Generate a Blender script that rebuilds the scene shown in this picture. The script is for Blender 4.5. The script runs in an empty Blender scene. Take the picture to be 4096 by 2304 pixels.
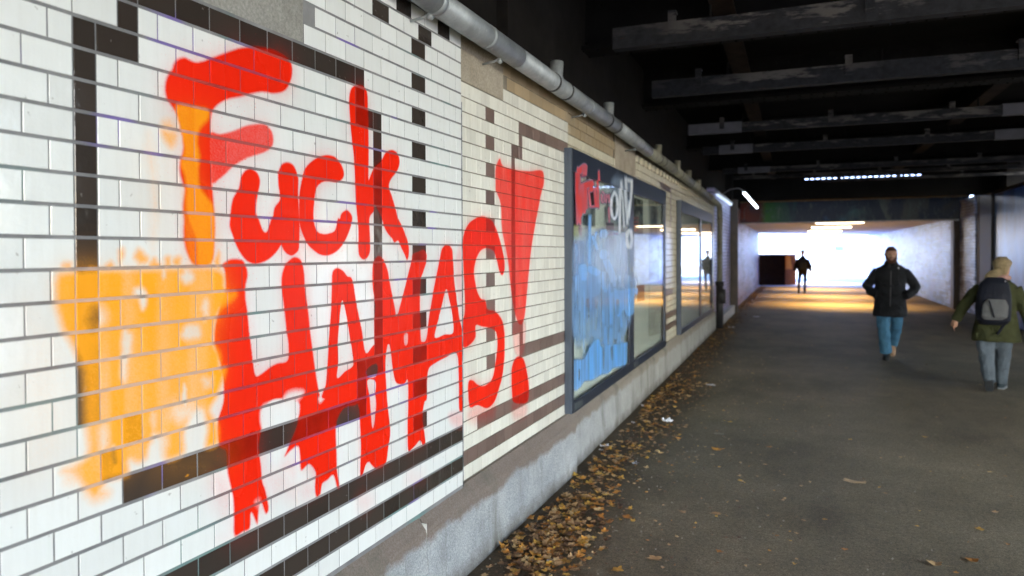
import bpy, bmesh, math, random
import numpy as np
from mathutils import Vector, Matrix
random.seed(7)
rng = np.random.default_rng(7)
scene = bpy.context.scene
col = scene.collection

# ---------------------------------------------------------------- camera
FPX = 2833.0; H = 1.64
YAW = math.radians(21.75); PITCH = math.radians(0.85); ROLL = math.radians(0.2); SH = 97.0
F0 = Vector((-math.sin(YAW), math.cos(YAW), 0)); R0 = Vector((math.cos(YAW), math.sin(YAW), 0)); U0 = Vector((0, 0, 1))
FW = F0 * math.cos(PITCH) - U0 * math.sin(PITCH)
UP = U0 * math.cos(PITCH) + F0 * math.sin(PITCH)
RT = R0 * math.cos(ROLL) - UP * math.sin(ROLL)
UP = UP * math.cos(ROLL) + R0 * math.sin(ROLL)
CAM = Vector((0, 0, H))
cd = bpy.data.cameras.new('camera'); cam = bpy.data.objects.new('camera', cd); col.objects.link(cam)
cd.sensor_width = 36; cd.lens = FPX * 36 / 4096; cd.shift_y = -SH / 4096
cd.clip_start = 0.05; cd.clip_end = 2000
cd.dof.use_dof = True; cd.dof.focus_distance = 2.7; cd.dof.aperture_fstop = 2.4
m = Matrix.Identity(4)
for i in range(3):
    m[i][0] = RT[i]; m[i][1] = UP[i]; m[i][2] = -FW[i]; m[i][3] = CAM[i]
cam.matrix_world = m
scene.camera = cam

# ---------------------------------------------------------------- world, sun, exposure
SUN_EL = math.radians(35); SUN_AZ = Vector((0.62, -0.78, 0)).normalized()
world = bpy.data.worlds.new('World'); scene.world = world; world.use_nodes = True
wn = world.node_tree; bg = wn.nodes['Background']
sky = wn.nodes.new('ShaderNodeTexSky'); sky.sky_type = 'NISHITA'; sky.sun_disc = False
sky.sun_elevation = SUN_EL; sky.sun_rotation = math.atan2(SUN_AZ.x, SUN_AZ.y)
hs = wn.nodes.new('ShaderNodeHueSaturation'); hs.inputs['Saturation'].default_value = 0.75
wn.links.new(sky.outputs[0], hs.inputs['Color']); wn.links.new(hs.outputs[0], bg.inputs[0])
bg.inputs[1].default_value = 0.15
sl = bpy.data.lights.new('sun', 'SUN'); sun = bpy.data.objects.new('sun', sl); col.objects.link(sun)
sl.energy = 3.5; sl.angle = math.radians(2); sl.color = (1, 0.96, 0.90)
sd = Vector((SUN_AZ.x * math.cos(SUN_EL), SUN_AZ.y * math.cos(SUN_EL), math.sin(SUN_EL)))
sun.rotation_euler = sd.to_track_quat('Z', 'Y').to_euler(); sun.location = (8, -12, 9)
vs = scene.view_settings
vs.view_transform = 'Standard'; vs.look = 'None'; vs.gamma = 1; vs.use_curve_mapping = False
vs.exposure = 3.28
scene.cycles.use_denoising = True
scene.cycles.max_bounces = 8; scene.cycles.diffuse_bounces = 5; scene.cycles.glossy_bounces = 4
scene.cycles.transparent_max_bounces = 8; scene.cycles.caustics_reflective = False; scene.cycles.caustics_refractive = False
scene.cycles.sample_clamp_indirect = 6.0

# ---------------------------------------------------------------- measuring helpers (photo pixel -> point on a real plane)
def ray(px, py):
    return FW + RT * ((px - 2048) / FPX) + UP * (-(py - 1152 + SH) / FPX)
DEL = math.radians(1.15)
TA = Vector((math.sin(DEL), math.cos(DEL), 0)); NA = Vector((-math.cos(DEL), math.sin(DEL), 0))
DA, DA2 = 1.667, 1.69
XB = -1.59
def PA(px, py, d=DA):
    r = ray(px, py); t = d / r.dot(NA); p = CAM + r * t
    return p.dot(TA), p.z
def WA(s, z, d=DA):
    return TA * s + NA * d + Vector((0, 0, z))
def PX(px, py, x=XB):
    r = ray(px, py); t = x / r.x; p = CAM + r * t
    return p.y, p.z
def PG(px, py, z=0.0):
    r = ray(px, py); t = (z - H) / r.z; p = CAM + r * t
    return p.x, p.y
def proj(p):
    v = p - CAM; d = v.dot(FW)
    if d < 0.05: return None
    return 2048 + FPX * v.dot(RT) / d, 1152 - SH - FPX * v.dot(UP) / d, d

# ---------------------------------------------------------------- object helpers
def tag(o, label=None, cat=None, group=None, kind=None):
    if label: o['label'] = label
    if cat: o['category'] = cat
    if group: o['group'] = group
    if kind: o['kind'] = kind
    return o
def empty(name, loc=(0, 0, 0), rz=0, label=None, cat=None, group=None):
    o = bpy.data.objects.new(name, None); col.objects.link(o); o.location = loc; o.rotation_euler = (0, 0, rz)
    return tag(o, label, cat, group)
class MB:
    def __init__(s): s.v = []; s.f = []; s.m = []; s.M = None
    def add(s, vs, fs, mi=0):
        b = len(s.v)
        s.v += [tuple(s.M @ Vector(v)) if s.M else tuple(v) for v in vs]
        s.f += [tuple(b + i for i in f) for f in fs]; s.m += [mi] * len(fs); return s
    def box(s, a, b, mi=0):
        x0, y0, z0 = [min(p, q) for p, q in zip(a, b)]; x1, y1, z1 = [max(p, q) for p, q in zip(a, b)]
        return s.add([(x0,y0,z0),(x1,y0,z0),(x1,y1,z0),(x0,y1,z0),(x0,y0,z1),(x1,y0,z1),(x1,y1,z1),(x0,y1,z1)],
                     [(0,3,2,1),(4,5,6,7),(0,1,5,4),(1,2,6,5),(2,3,7,6),(3,0,4,7)], mi)
    def tube(s, pts, r, n=14, mi=0, caps=True):
        pts = [Vector(p) for p in pts]; rr = r if isinstance(r, (list, tuple)) else [r] * len(pts)
        vs = []; a = None
        for i, p in enumerate(pts):
            d = (pts[min(i + 1, len(pts) - 1)] - pts[max(i - 1, 0)]).normalized()
            if a is None: a = d.cross(Vector((0, 0, 1)) if abs(d.z) < .7 else Vector((0, 1, 0)))
            a = (a - d * a.dot(d)).normalized(); b = a.cross(d)
            for k in range(n):
                t = 2 * math.pi * k / n; vs.append(p + (a * math.cos(t) + b * math.sin(t)) * rr[i])
        fs = []
        for i in range(len(pts) - 1):
            for k in range(n):
                fs.append((i*n+k, (i+1)*n+k, (i+1)*n+(k+1) % n, i*n+(k+1) % n))
        if caps:
            fs.append(tuple(range(n))); fs.append(tuple((len(pts)-1)*n + k for k in reversed(range(n))))
        return s.add(vs, fs, mi)
    def rings(s, rs, n=20, mi=0):
        # rs: (center, rx, ry[, yaw, power]) horizontal ellipses stacked upward
        vs = []
        for q in rs:
            c = Vector(q[0]); rx, ry = q[1], q[2]; yw = q[3] if len(q) > 3 else 0; pw = q[4] if len(q) > 4 else 1.0
            for k in range(n):
                t = 2*math.pi*k/n; cx, cy = math.cos(t), math.sin(t)
                x = rx*math.copysign(abs(cx)**pw, cx); y = ry*math.copysign(abs(cy)**pw, cy)
                vs.append(c + Vector((x*math.cos(yw)-y*math.sin(yw), x*math.sin(yw)+y*math.cos(yw), 0)))
        fs = []
        for i in range(len(rs)-1):
            for k in range(n): fs.append((i*n+k, i*n+(k+1) % n, (i+1)*n+(k+1) % n, (i+1)*n+k))
        fs.append(tuple(reversed(range(n)))); fs.append(tuple((len(rs)-1)*n+k for k in range(n)))
        return s.add(vs, fs, mi)
    def build(s, name, mats, parent=None, smooth=False, kind=None, bevel=0):
        me = bpy.data.meshes.new(name); me.from_pydata(s.v, [], s.f)
        for q in (mats if isinstance(mats, (list, tuple)) else [mats]): me.materials.append(q)
        me.polygons.foreach_set('material_index', s.m)
        if smooth: me.polygons.foreach_set('use_smooth', [True] * len(me.polygons))
        me.update()
        o = bpy.data.objects.new(name, me); col.objects.link(o)
        if parent: o.parent = parent
        if kind: o['kind'] = kind
        if bevel:
            b = o.modifiers.new('b', 'BEVEL'); b.width = bevel; b.segments = 2; b.limit_method = 'ANGLE'
        return o
def inst(name, me, parent, mw):
    o = bpy.data.objects.new(name, me); col.objects.link(o)
    if parent: o.parent = parent
    o.matrix_local = mw
    return o

# ---------------------------------------------------------------- material helpers
class NT:
    def __init__(s, name):
        s.mat = bpy.data.materials.new(name); s.mat.use_nodes = True; s.t = s.mat.node_tree
        s.b = s.t.nodes['Principled BSDF']; s.out = s.t.nodes['Material Output']
    def n(s, typ, **kw):
        nd = s.t.nodes.new(typ)
        for k, v in kw.items():
            if k.startswith('i_'):
                key = k[2:]; key = int(key) if key.isdigit() else key.replace('_', ' ')
                s.set(nd.inputs[key], v)
            else: setattr(nd, k, v)
        return nd
    def set(s, sock, v):
        if isinstance(v, bpy.types.NodeSocket): s.t.links.new(v, sock)
        elif isinstance(v, (tuple, list)) and len(v) == 3 and sock.type == 'RGBA': sock.default_value = (*v, 1)
        else: sock.default_value = v
    def noise(s, scale, detail=4, rough=0.6, vec=None, dist=0):
        nd = s.n('ShaderNodeTexNoise'); nd.inputs['Scale'].default_value = scale; nd.inputs['Detail'].default_value = detail
        nd.inputs['Roughness'].default_value = rough; nd.inputs['Distortion'].default_value = dist
        if vec is not None: s.set(nd.inputs['Vector'], vec)
        return nd
    def ramp(s, fac, stops, interp='LINEAR'):
        nd = s.n('ShaderNodeValToRGB'); cr = nd.color_ramp; cr.interpolation = interp
        while len(cr.elements) < len(stops): cr.elements.new(0.5)
        for e, (p, c) in zip(cr.elements, stops):
            e.position = p; e.color = (*(c if isinstance(c, (tuple, list)) else (c, c, c)), 1)
        s.set(nd.inputs[0], fac); return nd.outputs[0]
    def mix(s, fac, a, b, mode='MIX'):
        nd = s.n('ShaderNodeMix', data_type='RGBA', blend_type=mode)
        s.set(nd.inputs[0], fac); s.set(nd.inputs[6], a); s.set(nd.inputs[7], b); return nd.outputs[2]
    def math(s, op, a, b=0.0, clamp=False):
        nd = s.n('ShaderNodeMath', operation=op, use_clamp=clamp); s.set(nd.inputs[0], a); s.set(nd.inputs[1], b); return nd.outputs[0]
    def pos(s): return s.n('ShaderNodeNewGeometry').outputs['Position']
    def scale(s, v, x, y, z):
        nd = s.n('ShaderNodeMapping'); nd.inputs['Scale'].default_value = (x, y, z); s.set(nd.inputs[0], v); return nd.outputs[0]
    def dot(s, v, d):
        nd = s.n('ShaderNodeVectorMath', operation='DOT_PRODUCT'); s.set(nd.inputs[0], v); nd.inputs[1].default_value = d; return nd.outputs['Value']
    def bump(s, h, strength=0.3, dist=0.01):
        nd = s.n('ShaderNodeBump'); nd.inputs['Strength'].default_value = strength; nd.inputs['Distance'].default_value = dist
        s.set(nd.inputs['Height'], h); s.set(s.b.inputs['Normal'], nd.outputs[0]); return nd
    def col(s, c): s.set(s.b.inputs['Base Color'], c); return s
    def rough(s, r): s.set(s.b.inputs['Roughness'], r); return s
def simple(name, c, r=0.7, metal=0.0, var=0.25, sc=6.0, bump=0.0, bsc=60, spec=0.5):
    t = NT(name); p = t.pos(); t.b.inputs['Specular IOR Level'].default_value = spec
    n1 = t.noise(sc, 6, 0.65, p).outputs[0]
    dark = tuple(x * (1 - var) for x in c); lite = tuple(min(1, x * (1 + var)) for x in c)
    t.col(t.ramp(n1, [(0.3, dark), (0.7, lite)])); t.rough(r); t.b.inputs['Metallic'].default_value = metal
    if bump: t.bump(t.noise(bsc, 5, 0.6, p).outputs[0], bump, 0.004)
    return t.mat
def srgb(r, g, b):
    f = lambda c: (c / 255 / 12.92) if c / 255 <= 0.04045 else ((c / 255 + 0.055) / 1.055) ** 2.4
    return (f(r), f(g), f(b))

# ---------------------------------------------------------------- spray paint masks, traced on the wall plane
S0, S1, Z0, Z1, RES = 0.9, 5.15, 0.38, 2.75, 0.0022
W_, H_ = int((S1 - S0) / RES), int((Z1 - Z0) / RES)
REG = {'A': (600, 150, .5), 'B': (600, 874, .5), 'C': (600, 1580, .5), 'D': (100, 400, .69013), 'E': (100, 1200, .69013), 'F': (1800, 560, .856),
       'G': (2240, 560, .3866), 'K': (2240, 1100, .414)}
def vnoise(w, h, cw, ch, seed):
    r = np.random.default_rng(seed); nx, ny = int(w / cw) + 3, int(h / ch) + 3; g = r.random((ny, nx))
    x = np.arange(w) / cw; y = np.arange(h) / ch; xi = x.astype(int); yi = y.astype(int)
    fx = x - xi; fy = y - yi; fx = fx*fx*(3-2*fx); fy = (fy*fy*(3-2*fy))[:, None]
    a = g[yi][:, xi]*(1-fx) + g[yi][:, xi+1]*fx; b = g[yi+1][:, xi]*(1-fx) + g[yi+1][:, xi+1]*fx
    return a*(1-fy) + b*fy
def smoothpoly(P, n=4):
    P = np.array(P); N = len(P); out = []
    for i in range(N):
        p0, p1, p2, p3 = P[i-1], P[i], P[(i+1) % N], P[(i+2) % N]
        for k in range(n):
            t = k / n
            out.append(0.5*((2*p1)+(-p0+p2)*t+(2*p0-5*p1+4*p2-p3)*t*t+(-p0+3*p1-3*p2+p3)*t**3))
    return np.array(out)
class Canvas:
    def __init__(s, x0, z0, w, h, res): s.x0, s.z0, s.w, s.h, s.res = x0, z0, w, h, res
    def sd(s, P, pad):
        x0 = max(0, int((P[:, 0].min() - pad - s.x0) / s.res)); x1 = min(s.w, int((P[:, 0].max() + pad - s.x0) / s.res) + 2)
        z0 = max(0, int((P[:, 1].min() - pad - s.z0) / s.res)); z1 = min(s.h, int((P[:, 1].max() + pad - s.z0) / s.res) + 2)
        if x1 <= x0 or z1 <= z0: return None
        X = (s.x0 + (np.arange(x0, x1) + .5) * s.res)[None, :]; Z = (s.z0 + (np.arange(z0, z1) + .5) * s.res)[:, None]
        d2 = np.full((z1-z0, x1-x0), 1e9, np.float32); ins = np.zeros(d2.shape, bool)
        for i in range(len(P)):
            ax, az = P[i-1]; bx, bz = P[i]; ex, ez = bx-ax, bz-az; L = ex*ex+ez*ez+1e-12
            t = np.clip(((X-ax)*ex+(Z-az)*ez)/L, 0, 1)
            d2 = np.minimum(d2, (X-ax-t*ex)**2+(Z-az-t*ez)**2)
            c = ((az > Z) != (bz > Z))
            if c.any():
                ins ^= c & (X < (bx-ax)*(Z-az)/((bz-az) if bz != az else 1e-9)+ax)
        d = np.sqrt(d2); return (slice(z0, z1), slice(x0, x1)), np.where(ins, d, -d)
    def cover(s, P, soft):
        q = s.sd(P, soft*2.2)
        if q is None: return None
        sl, d = q; t = np.clip((d+soft)/(2*soft), 0, 1); return sl, t*t*(3-2*t)
    def strokepoly(s, P, R):
        # capsule chain -> coverage by distance
        return None
cv = Canvas(S0, Z0, W_, H_, RES)
red = np.zeros((H_, W_), np.float32); org = np.zeros((H_, W_), np.float32)
def conv(seq, fn):
    out = []
    for reg, pts in seq:
        ox, oy, sc = REG[reg]
        for x, y in pts: out.append(fn(ox+x*sc, oy+y*sc))
    return out
def paint(arr, a, soft, *seq, erase=False, canvas=None, fn=None):
    canvas = canvas or cv; fn = fn or PA
    q = canvas.cover(smoothpoly(conv(seq, fn)), soft)
    if q is None: return
    sl, c = q
    if erase: arr[sl] *= (1 - a*c)
    else: arr[sl] = np.maximum(arr[sl], a*c)
def blob(arr, a, soft, reg, x, y, rx, ry, erase=False, canvas=None, fn=None):
    paint(arr, a, soft, (reg, [(x+rx*q*math.cos(t*math.pi/5), y+ry*q*math.sin(t*math.pi/5)) for t, q in enumerate(random.uniform(.62, 1.25) for _ in range(10))]), erase=erase, canvas=canvas, fn=fn)
s_ = 0.006
# F
paint(red, 1, .009, ('A', [(95,400),(110,320),(150,260),(180,190),(250,160),(330,195),(400,190),(480,160),(600,115),(700,85),(800,75),(900,85),(980,105),(1060,150),(1110,205),(1120,290),(1100,370),(1060,430),(980,452),(880,440),(790,455),(700,480),(600,500),(520,545),(480,600),(465,700),(468,900),(472,1050),(478,1170),(490,1320),(497,1440)]),
      ('B', [(500,80),(495,200),(485,320),(450,370),(400,385),(330,370),(290,320),(255,220),(245,100),(250,10)]), ('A', [(240,1350),(255,1220),(235,1160),(215,1080),(215,1000),(240,900),(235,800),(215,700),(190,620),(140,540),(105,480)]))
paint(red, .84, .007, ('A', [(440,775),(540,772),(650,745),(750,705),(850,690),(910,700),(955,750),(970,820),(955,880),(900,920),(830,945),(760,968),(700,1000),(640,1040),(580,1100),(530,1140),(475,1175),(440,1100)]))
# u
paint(red, .97, s_, ('A', [(790,1050),(840,1085),(862,1150),(850,1230),(835,1300),(830,1400)]), ('B', [(850,0),(880,85),(905,108),(925,80),(945,10)]), ('A', [(960,1440),(975,1360),(1018,1290),(1005,1180),(1005,1080),(1035,1015),(1080,998),(1125,1018),(1155,1075),(1170,1140),(1168,1260)]),
      ('B', [(1180,20),(1178,190),(1168,260),(1120,300),(1075,285),(1045,250),(1030,218),(1000,260),(940,320),(880,352),(820,365),(760,345),(710,290),(670,220),(640,140),(615,60),(620,0)]), ('A', [(622,1400),(640,1290),(685,1210),(705,1120),(740,1065)]))
# c
paint(red, .97, s_, ('A', [(1172,1290),(1182,1200),(1200,1120),(1215,1060),(1250,1010),(1310,965),(1390,940),(1460,955),(1510,1010),(1535,1080),(1525,1130),(1480,1160),(1420,1155),(1365,1160),(1320,1200),(1300,1290),(1290,1400)]), ('B', [(1295,30),(1320,100),(1370,122),(1420,115),(1460,90),(1485,0)]),
      ('A', [(1500,1448),(1515,1405),(1560,1380),(1597,1425)]), ('B', [(1598,30),(1570,120),(1530,200),(1480,260),(1410,297),(1340,290),(1270,240),(1230,190),(1190,100),(1172,10)]))
# k
paint(red, .98, s_, ('A', [(1576,470),(1595,405),(1635,382),(1690,390),(1722,450),(1728,600),(1733,850),(1732,1060),(1735,1140),(1765,1200),(1780,1370),(1745,1430)]), ('B', [(1738,40),(1745,220),(1735,290),(1700,330),(1665,310),(1650,260),(1648,100),(1640,0)]), ('A', [(1635,1400),(1625,1250),(1615,1000),(1600,850),(1585,700),(1575,560)]))
paint(red, .98, s_, ('A', [(1725,1160),(1770,1050),(1830,990),(1868,920),(1920,900),(1965,930),(1980,1000),(1960,1070),(1915,1130),(1895,1190),(1920,1270),(1950,1370)]), ('B', [(1970,0),(2010,80),(2050,200),(2055,280),(2040,335),(2020,290),(1990,230),(1970,180),(1940,195),(1920,160),(1890,130),(1860,80),(1840,10)]), ('A', [(1810,1390),(1780,1340),(1760,1390),(1720,1400),(1700,1250)]))
# H
paint(red, 1, .008, ('B', [(655,320),(720,332),(745,370),(762,450),(745,540),(745,640),(765,780),(775,900),(790,1020),(805,1150),(825,1252),(870,1238),(930,1192),(1000,1155),(1080,1130),(1085,1000),(1070,900),(1050,700),(1032,560),(1032,460),(1060,370),(1100,325),(1140,305),(1190,330),(1215,420),(1225,560),(1250,740),(1265,900),(1285,1050),(1305,1200),(1325,1330),(1350,1420),(1385,1340),(1480,1275),(1600,1200),(1725,1150),(1700,1290),(1650,1380)]),
      ('C', [(1640,70),(1540,100),(1480,190),(1470,290),(1475,450),(1480,600),(1500,730),(1480,735),(1450,640),(1400,680),(1360,710),(1345,790),(1310,810),(1300,730),(1305,620),(1265,560),(1240,560),(1190,600),(1180,500),(1165,410),(1110,440),(1060,490),(1080,430),(1150,265),(1165,190),(1165,60),(1050,30),(960,40),(900,95),(870,150),(880,250),(865,310),(850,420),(870,560),(880,690),(905,760),(930,900),(905,945),(870,860),(850,930),(838,1030),(790,940),(780,1060),(720,1095),(655,1120),(650,950),(640,800),(600,620),(590,450),(530,400),(520,220),(560,80)]),
      ('B', [(570,1400),(560,1250),(520,1100),(492,1000),(500,850),(540,700),(580,600),(575,430),(560,370),(600,335)]))
paint(red, 1, .016, ('C', [(890,80),(1060,55),(1165,60),(1160,170),(1080,215),(1000,240),(900,280),(865,200)]), erase=True)
paint(red, .95, .02, ('B', [(1075,1400),(1140,1375),(1210,1385),(1160,1448),(1060,1448)]), erase=True)
paint(red, .9, .012, ('C', [(1335,20),(1390,0),(1345,60)]), erase=True)
paint(red, .5, .02, ('C', [(820,850),(860,830),(850,900)]), erase=True)
# A 1 (solid shape, then its counter)
paint(red, 1, s_, ('B', [(1480,395),(1530,420),(1560,460),(1590,470),(1610,520),(1625,620),(1650,760),(1680,900),(1710,1072),(1770,1012),(1860,950),(1880,1010),(1870,1200),(1880,1440)]), ('C', [(1885,80),(1905,280),(1890,420),(1870,545),(1800,590),(1740,545),(1715,550),(1690,625),(1665,640),(1668,450),(1662,250),(1640,70),(1500,30)]),
      ('B', [(1360,1440),(1385,1330),(1400,1150),(1410,1000),(1420,850),(1430,720),(1435,560),(1440,430)]))
paint(red, 1, .005, ('B', [(1520,655),(1502,750),(1495,850),(1485,1000),(1490,1150),(1480,1272),(1540,1222),(1605,1172),(1598,1060),(1580,950),(1560,820),(1540,720)]), erase=True)
paint(red, 1, .006, ('B', [(1735,1270),(1715,1230),(1735,1190),(1790,1160),(1805,1200),(1790,1260)]), erase=True)
paint(red, 1, .006, ('B', [(1722,1300),(1770,1290),(1790,1330),(1775,1440),(1745,1420)]), erase=True)
paint(red, .85, .007, ('C', [(1745,-10),(1780,-10),(1790,100),(1765,260),(1750,120)]), erase=True)
paint(red, .9, .009, ('C', [(1690,640),(1712,560),(1740,540),(1745,600),(1720,640)]), erase=True)
# M
paint(red, 1, s_, ('B', [(1810,300),(1850,325),(1885,410),(1900,500),(1920,600),(1945,720),(1957,780),(1985,690),(2020,560),(2045,460),(2075,340),(2085,285),(2130,265),(2170,250),(2197,280),(2195,350),(2170,430),(2150,500),(2145,700),(2152,950),(2165,985),(2195,960),(2215,800),(2240,640),(2270,480),(2300,330),(2320,240),(2360,210),(2400,240),(2410,340),(2420,500),(2440,650),(2462,800),(2480,870),(2490,960),(2495,1060),(2495,1300),(2492,1440)]),
      ('C', [(2495,120),(2475,135),(2457,100)]), ('B', [(2455,1300),(2440,1080),(2350,1112),(2262,1160),(2215,1205),(2203,1300),(2200,1440)]), ('C', [(2180,60),(2165,180),(2175,270),(2187,380),(2165,400),(2145,362),(2110,400),(2080,430),(2048,440),(2045,250),(2050,30)]),
      ('B', [(2050,1400),(2045,1290),(2020,1320),(1975,1325),(1945,1300),(1920,1190),(1905,1090),(1890,1010),(1850,1200),(1800,1100),(1780,1010),(1775,850),(1785,700),(1765,560),(1763,400),(1778,330)]))
paint(red, 1, .005, ('B', [(2355,565),(2320,700),(2290,820),(2262,950),(2340,927),(2410,910),(2402,760),(2378,650)]), erase=True)
paint(red, .8, .006, ('B', [(1885,1010),(1908,1060),(1920,1180),(1930,1290),(1880,1300),(1868,1150)]), erase=True)
paint(red, .5, .008, ('B', [(2015,930),(2045,920),(2045,1000),(2020,1010)]), erase=True)
# S and exclamation mark on the second panel
FA = lambda x, y: PA(x, y, DA2)
paint(red, .95, .008, ('F', [(52,460),(75,395),(110,365),(150,355),(190,380),(215,430),(235,500),(248,570),(245,620),(233,632),(222,610),(210,560),(196,520),(165,507),(135,520),(115,560),(105,620),(115,690),(135,738),(158,748),(168,790),(205,800),(235,840),(247,900),(248,1000),(240,1090),(222,1160),(200,1225),(165,1255),(120,1240),(85,1250),(76,1180),(80,1125),(100,1122),(120,1140),(150,1147),(185,1120),(200,1070),(210,1000),(213,940),(205,895),(180,880),(140,872),(113,868),(112,920),(88,955),(52,965),(50,860),(60,800),(58,700),(52,560)]), fn=FA)
paint(red, .85, .008, ('F', [(205,200),(205,130),(225,85),(240,120),(300,138),(360,145),(425,143),(432,200),(418,260),(395,380),(375,500),(360,640),(345,800),(332,858),(310,855),(290,780),(275,680),(262,560),(235,420),(228,300),(207,240)]), fn=FA)
paint(red, .5, .03, ('F', [(235,150),(290,160),(280,400),(290,600),(255,560),(235,400)]), fn=FA)
paint(red, .35, .02, ('F', [(290,855),(345,855),(335,1000),(295,990)]), fn=FA)
paint(red, 1, .009, ('F', [(305,1012),(335,1020),(352,1080),(362,1150),(356,1220),(320,1232),(287,1220),(280,1150),(282,1060)]), fn=FA)
paint(red, .35, .05, ('F', [(75,1230),(200,1220),(190,1300),(110,1320),(75,1290)]), ('F', [(90,1250)]), fn=FA)
paint(red, .3, .04, ('F', [(285,1220),(350,1220),(345,1290),(290,1300)]), fn=FA)
paint(red, .28, .035, ('B', [(2420,350),(2480,200),(2490,500),(2490,760),(2440,600)]))
paint(red, .3, .03, ('C', [(2380,150),(2490,140),(2490,260),(2400,230)]))
# soft pink overspray
for (x, y, rx, ry, a) in [(1100,560,90,120,.20),(1000,700,150,110,.16),(1120,760,120,90,.16),(560,780,110,200,.22),(680,1150,160,60,.12),(1240,760,90,60,.22),(1700,850,60,70,.18),(2110,650,90,60,.12)]:
    blob(red, a, .06, 'C', x, y, rx, ry)
for (x, y, rx, ry, a) in [(1060,1100,50,300,.22),(1760,600,30,200,.15),(1960,1250,60,80,.25),(700,300,130,40,.12)]:
    blob(red, a, .04, 'B', x, y, rx, ry)
# ---- orange
paint(org, .80, .012, ('D', [(870,30),(1000,45),(1050,60),(1050,110),(1000,170),(985,250),(1000,330),(990,400),(1000,500),(1040,560),(1078,620),(1085,750),(1080,900),(1060,965),(985,960),(975,820),(930,700),(915,600),(920,520),(905,430),(885,370),(905,300),(890,200),(865,100)]))
paint(org, .45, .02, ('D', [(905,500),(1000,500),(1000,950),(930,940),(905,700)]))
blob(org, .9, .03, 'D', 812, 150, 36, 32); paint(org, .85, .02, ('D', [(775,175),(860,185),(858,255),(830,282),(795,245)]))
paint(org, .25, .035, ('D', [(700,180),(740,280),(765,420),(770,640),(740,860),(705,840),(700,500),(670,300)]))
paint(org, .35, .02, ('D', [(695,320),(730,330),(745,520),(755,620),(725,640),(715,480)]))
for (x, y, rx, ry) in [(232,965,32,36),(475,960,30,30),(540,900,16,46),(655,915,42,50),(735,945,34,36),(815,945,26,34),(868,940,26,36),(375,985,40,20),(325,1000,60,20),(1100,930,20,50)]:
    blob(org, .85, .016, 'D', x, y, rx, ry)
paint(org, .92, .02, ('D', [(165,1010),(290,985),(440,975),(620,975),(800,970),(900,968),(1000,965),(1085,970),(1140,1010),(1150,1090),(1210,1120),(1180,1170)]),
      ('E', [(1120,60),(1090,140),(1080,240),(1115,310),(1120,380),(1150,400),(1130,480),(1100,560),(1060,640),(1100,720),(1100,830),(1030,850),(1040,730),(990,640),(910,760),(910,880),(820,930),(770,890),(720,830),(700,900),(650,955),(590,930),(585,1010),(460,1045),(450,1070),(380,1150),(300,1060),(230,1020),(200,980),(340,900),(330,700),(322,430),(305,380),(250,260),(205,190),(175,100),(155,10)]))
for reg, x, y, rx, ry, a, sf in [('E',945,180,50,38,.95,.02),('E',572,265,26,80,.9,.016),('E',556,400,16,80,.8,.016),('D',925,1022,32,40,.9,.018),('D',645,1112,28,22,.9,.015),('D',672,1160,18,46,.85,.012),
        ('E',390,110,46,60,.75,.03),('E',910,550,12,56,.85,.01),('E',925,650,66,40,.65,.035),('E',740,860,26,70,.9,.018),('E',440,810,24,60,.6,.02),('E',1040,475,30,26,.55,.02),('E',1030,50,18,60,.55,.015),
        ('E',780,830,40,60,.5,.02),('E',650,985,60,40,.9,.02),('E',860,640,40,60,.35,.03),('E',245,1000,40,40,.4,.03),('E',500,900,12,60,.5,.01),('E',730,700,16,60,.4,.012),('D',790,1010,10,30,.6,.01),('D',590,930,12,30,.7,.01)]:
    blob(org, a, sf, reg, x, y, rx, ry, erase=True)
blob(org, .75, .04, 'E', 330, 1000, 90, 50); blob(org, .85, .03, 'E', 400, 1120, 60, 30)
for reg, x, y, rx, ry, a in [('E',60,450,230,560,.13),('E',900,900,260,80,.10),('D',760,500,200,420,.10),('E',900,960,150,40,.16)]:
    blob(org, a, .12, reg, x, y, rx, ry)
for x, y, l in [(365,900,70),(440,890,190),(928,1010,10)]:
    paint(org, .95, .004, ('E', [(x-5,y),(x+6,y),(x+2,y+l*.6),(x-6,y+l),(x-14,y+l),(x-6,y+l*.6)]))
def blur(a, k, n=3):
    for _ in range(n):
        for ax in (0, 1):
            c_ = np.cumsum(np.pad(a, [(k+1, k) if q == ax else (0, 0) for q in (0, 1)], mode='edge'), axis=ax)
            a = (c_[2*k+1:]-c_[:-2*k-1])/(2*k+1) if ax == 0 else (c_[:, 2*k+1:]-c_[:, :-2*k-1])/(2*k+1)
    return a
for arr, am in ((red, .42), (org, .38)):
    h_ = blur((arr > .5).astype(np.float32), 9)*.6+blur((arr > .5).astype(np.float32), 24)*.5
    arr[:] = np.maximum(arr, np.clip(h_*am*(.3+1.1*vnoise(W_, H_, 60, 70, 21 if arr is red else 22)), 0, .6))
org *= np.clip(.80+.32*vnoise(W_, H_, 16, 130, 23), 0, 1)
# grain at the soft edges
gr = rng.random((H_, W_)).astype(np.float32); gr = (gr + np.roll(gr, 1, 0) + np.roll(gr, 1, 1))/3
for arr in (red, org):
    e = arr*(1-arr)*4; arr += (gr-.5)*e*0.22*np.where(arr > .08, 1, 0)
    arr *= (0.93 + 0.07*vnoise(W_, H_, 28, 90, 5)); np.clip(arr, 0, 1, out=arr)
speck = (rng.random((H_, W_)) > .9965)*np.clip(sum(np.roll(red, q, a) for q, a in ((25,0),(-25,0),(22,1),(-22,1)))/4, 0, .6)
red = np.clip(red + speck, 0, 1)
def mkimage(name, chans, cs='Non-Color'):
    h, w = chans[0].shape; px = np.ones((h, w, 4), np.float32)
    for i, c in enumerate(chans): px[:, :, i] = c
    im = bpy.data.images.new(name, w, h, alpha=True); im.colorspace_settings.name = cs; im.alpha_mode = 'CHANNEL_PACKED'
    im.pixels.foreach_set(px.ravel()); im.update(); im.pack(); return im
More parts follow.
